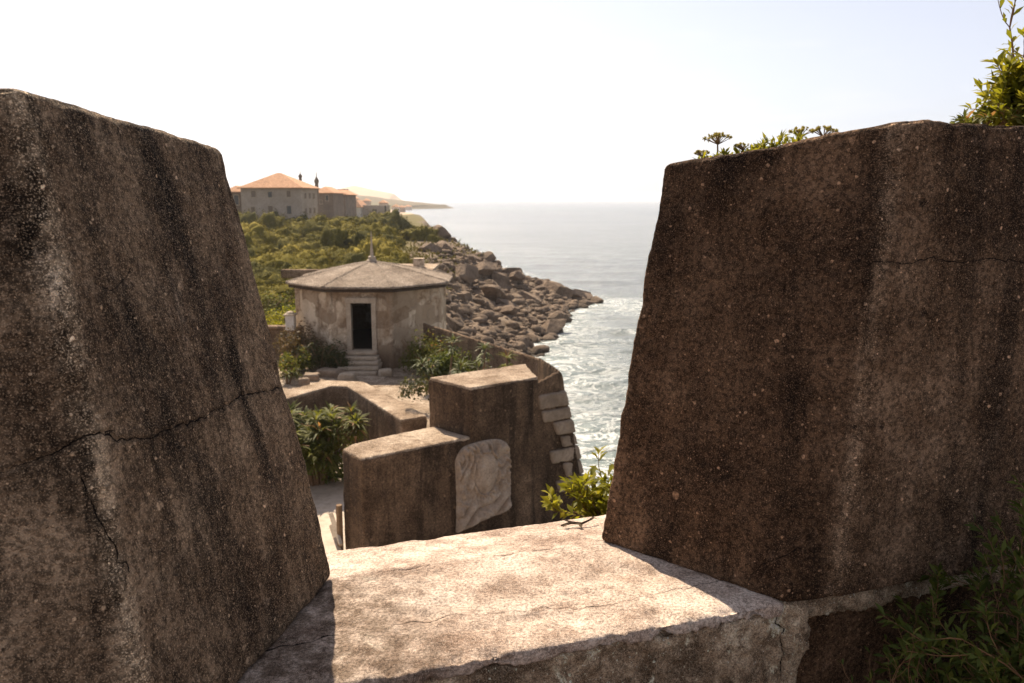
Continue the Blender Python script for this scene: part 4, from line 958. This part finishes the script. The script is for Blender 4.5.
# shrub beyond the sill
sh_ = thing('shrub', (.50, 4.75, -2.75), 'yellow-green shrub peeping over the sill against the foot of the right block', 'shrub')
branchy((.63, 4.85, -2.40), .56, .10, 20, 531, (.02, 0), (.085, .038), 12, m_leaf_y, m_bark, .010, 3, .1, sh_, 1.0)
# plants on the right merlon
mt = lambda s, q, z: tuple(A1+(R1-A1)*s+np.array([nn[0], nn[1], 0])*q+np.array([0, 0, z]))
def umbel(px, py, y, head, label, seed, lean=0, group=None, foot=None):
    e = at(px, py, y); f = np.array([e[0]+lean, y+.02, (.13 if foot is None else foot)]); t = thing('umbel_plant', tuple(f), label, 'plant', group)
    mb = MB(); lb = LB(); r = np.random.default_rng(seed); f2 = f-np.array([0, 0, .06])
    mb.tube([f2, (f2+e)/2+[.005, 0, 0], e-[0, 0, head*.45]], [.0045, .004, .003], 5)
    for j in range(22):
        a = r.uniform(0, 6.28); q = head*math.sqrt(r.random()); z = head*.42*(1-(q/head)**2)-.3*head*.3
        tip = e+np.array([math.cos(a)*q, math.sin(a)*q, z*.8]); mb.tube([e-[0, 0, head*.45], tip], [.002, .0012], 3)
        n = 26; d = unit(r.normal(0, 1, (n, 3))+[0, 0, .6]); lb.add(leaves(np.tile(tip, (n, 1)), d, head*.24*r.uniform(.5, 1., n), head*.10, .1, seed=seed+j))
    lb.build('flower_head', m_umbel, t)
    n = 26; a = r.uniform(0, 6.28, n); b = f2+np.stack([r.normal(0, .012, n), r.normal(0, .012, n), r.uniform(.0, .06, n)], 1)
    LB().add(leaves(b, np.stack([np.cos(a), np.sin(a), r.uniform(.3, 1.4, n)], 1), .05, .012, .3, seed=seed)).build('leaves', m_leaf_s, t); mb.build('stem', m_bark, t)
umbel(718, 138, 3.1, 0.053, 'tallest umbel plant standing alone on the right block', 541, .0)
umbel(801, 131, 3.0, 0.043, 'bushy umbel head left of the darkest one on the right block', 542, .0)
umbel(824, 131, 3.0, 0.048, 'darkest flat umbel head nearest the peak of the right block', 543, .0)
umbel(743, 146, 3.05, 0.035, 'small pale umbel head beside the tallest one', 544, .0)
umbel(702, 153, 3.1, 0.033, 'leftmost drooping umbel head near the corner of the right block', 545, .0)
for px, y, hgt, lbl, s_, wd in ((710, 3.05, .075, 'low leafy tuft under the leftmost umbel head', 551, .9), (742, 3.02, .085, 'low leafy tuft right of the tallest umbel plant', 552, 1.1), (772, 3.0, .13, 'grassy tuft left of the bushy umbel head', 553, 1.0), (788, 3.0, .14, 'feathery tuft under the bushy umbel head', 554, 1.0), (752, 3.05, .10, 'thin sprig with a bent tip between the umbel heads', 555, .6)):
    p = at(px, 150, y); b = (p[0], y, .10+.06*(px-670)/240); t = thing('leafy_tuft', b, lbl, 'plant')
    branchy((b[0], b[1], b[2]-.03), hgt*.80, wd, 12, s_, (0, 0), (.036, .010), 9, m_leaf_y, m_bark, .002, 2, .2, t, 1.2)
# big shrub at the right edge
t = thing('tall_shrub', (1.95, 3.1, .1), 'tall sunlit shrub rising behind the top of the right block at the picture edge', 'shrub')
branchy((1.99, 3.05, .16), .28, .75, 85, 563, (.0, 0), (.062, .020), 13, m_leaf_y, m_twig_red, .005, 3, .15, t, 1.1)
branchy((2.03, 3.10, .12), .60, .24, 7, 561, (.0, 0), (.060, .017), 9, m_leaf_y, m_twig_red, .007, 3, .15, t, 1.1)
t = thing('leafy_tuft', (1.72, 3.0, .12), 'sparse reddish sprigs just left of the tall shrub', 'plant')
branchy((1.70, 3.02, .20), .14, .9, 9, 562, (0, 0), (.045, .013), 7, m_leaf_s, m_twig_red, .003, 2, .2, t, 1.1)
# shaded shrub in the corner
t = thing('shaded_shrub', (1.6, 1.95, -1.75), 'dark green shrub with reddish twigs in the shade below the right block', 'shrub')
branchy((1.55, 1.98, -1.75), .66, .75, 60, 571, (-.02, -.05), (.042, .013), 20, m_leaf_d, m_twig_red, .005, 3, .15, t, 1.1)
branchy((1.72, 2.02, -1.75), .62, .6, 60, 573, (0, -.05), (.045, .015), 20, m_leaf_d, m_twig_red, .005, 3, .15, t, 1.1)
branchy((1.30, 1.95, -1.75), .50, 1.0, 9, 572, (0, -.1), (.036, .010), 3, m_leaf_d, m_twig_red, .003, 3, .15, t, 1.0)
# dry twig on the sill
e = atz(574, 527, -1.235)
t = thing('dry_twig', tuple(e), 'small dark dry twig lying on the pale outer sill', 'twig')
mb = MB(); mb.tube([e+[-.05, -.0, .006], e+[-.01, .01, .014], e+[.03, .005, .012], e+[.075, .035, .02]], [.004, .006, .005, .003], 5); mb.tube([e+[0, .01, .012], e+[-.045, .03, .02]], [.004, .002], 4); mb.build('stem', plain('dead_twig', (.05, .03, .02), (.09, .06, .035), 30.), t)
b = np.array([e+[.0, .0, .012], e+[.02, .0, .012], e+[-.02, .005, .01], e+[.06, .03, .02]]); LB().add(leaves(b, np.array([[1, -.3, .1], [.2, -1, .1], [-.6, -.6, .1], [1, .3, .1]]), .035, .016, .2)).build('dry_leaves', plain('dead_leaf', (.07, .045, .025), (.12, .08, .045), 30.), t)
# planks at the foot of the battery wall
t = thing('broken_planks', (-4.2, 16.6, -8.3), 'pair of weathered planks leaning at the left foot of the battery wall', 'planks')
a = at(331, 514, 16.9); b_ = at(341, 545, 16.3)
for k in (0, 1):
    o_ = np.array([0, 0, -.28*k]); MB().tube([a+o_, (a+b_)/2+o_, b_+o_], [.07, .07, .06], 4).build('plank', m_trim, t)
mb = MB().tube([at(339, 505, 16.5), at(341, 560, 16.5)], .07, 6).build('post', m_bark, t)
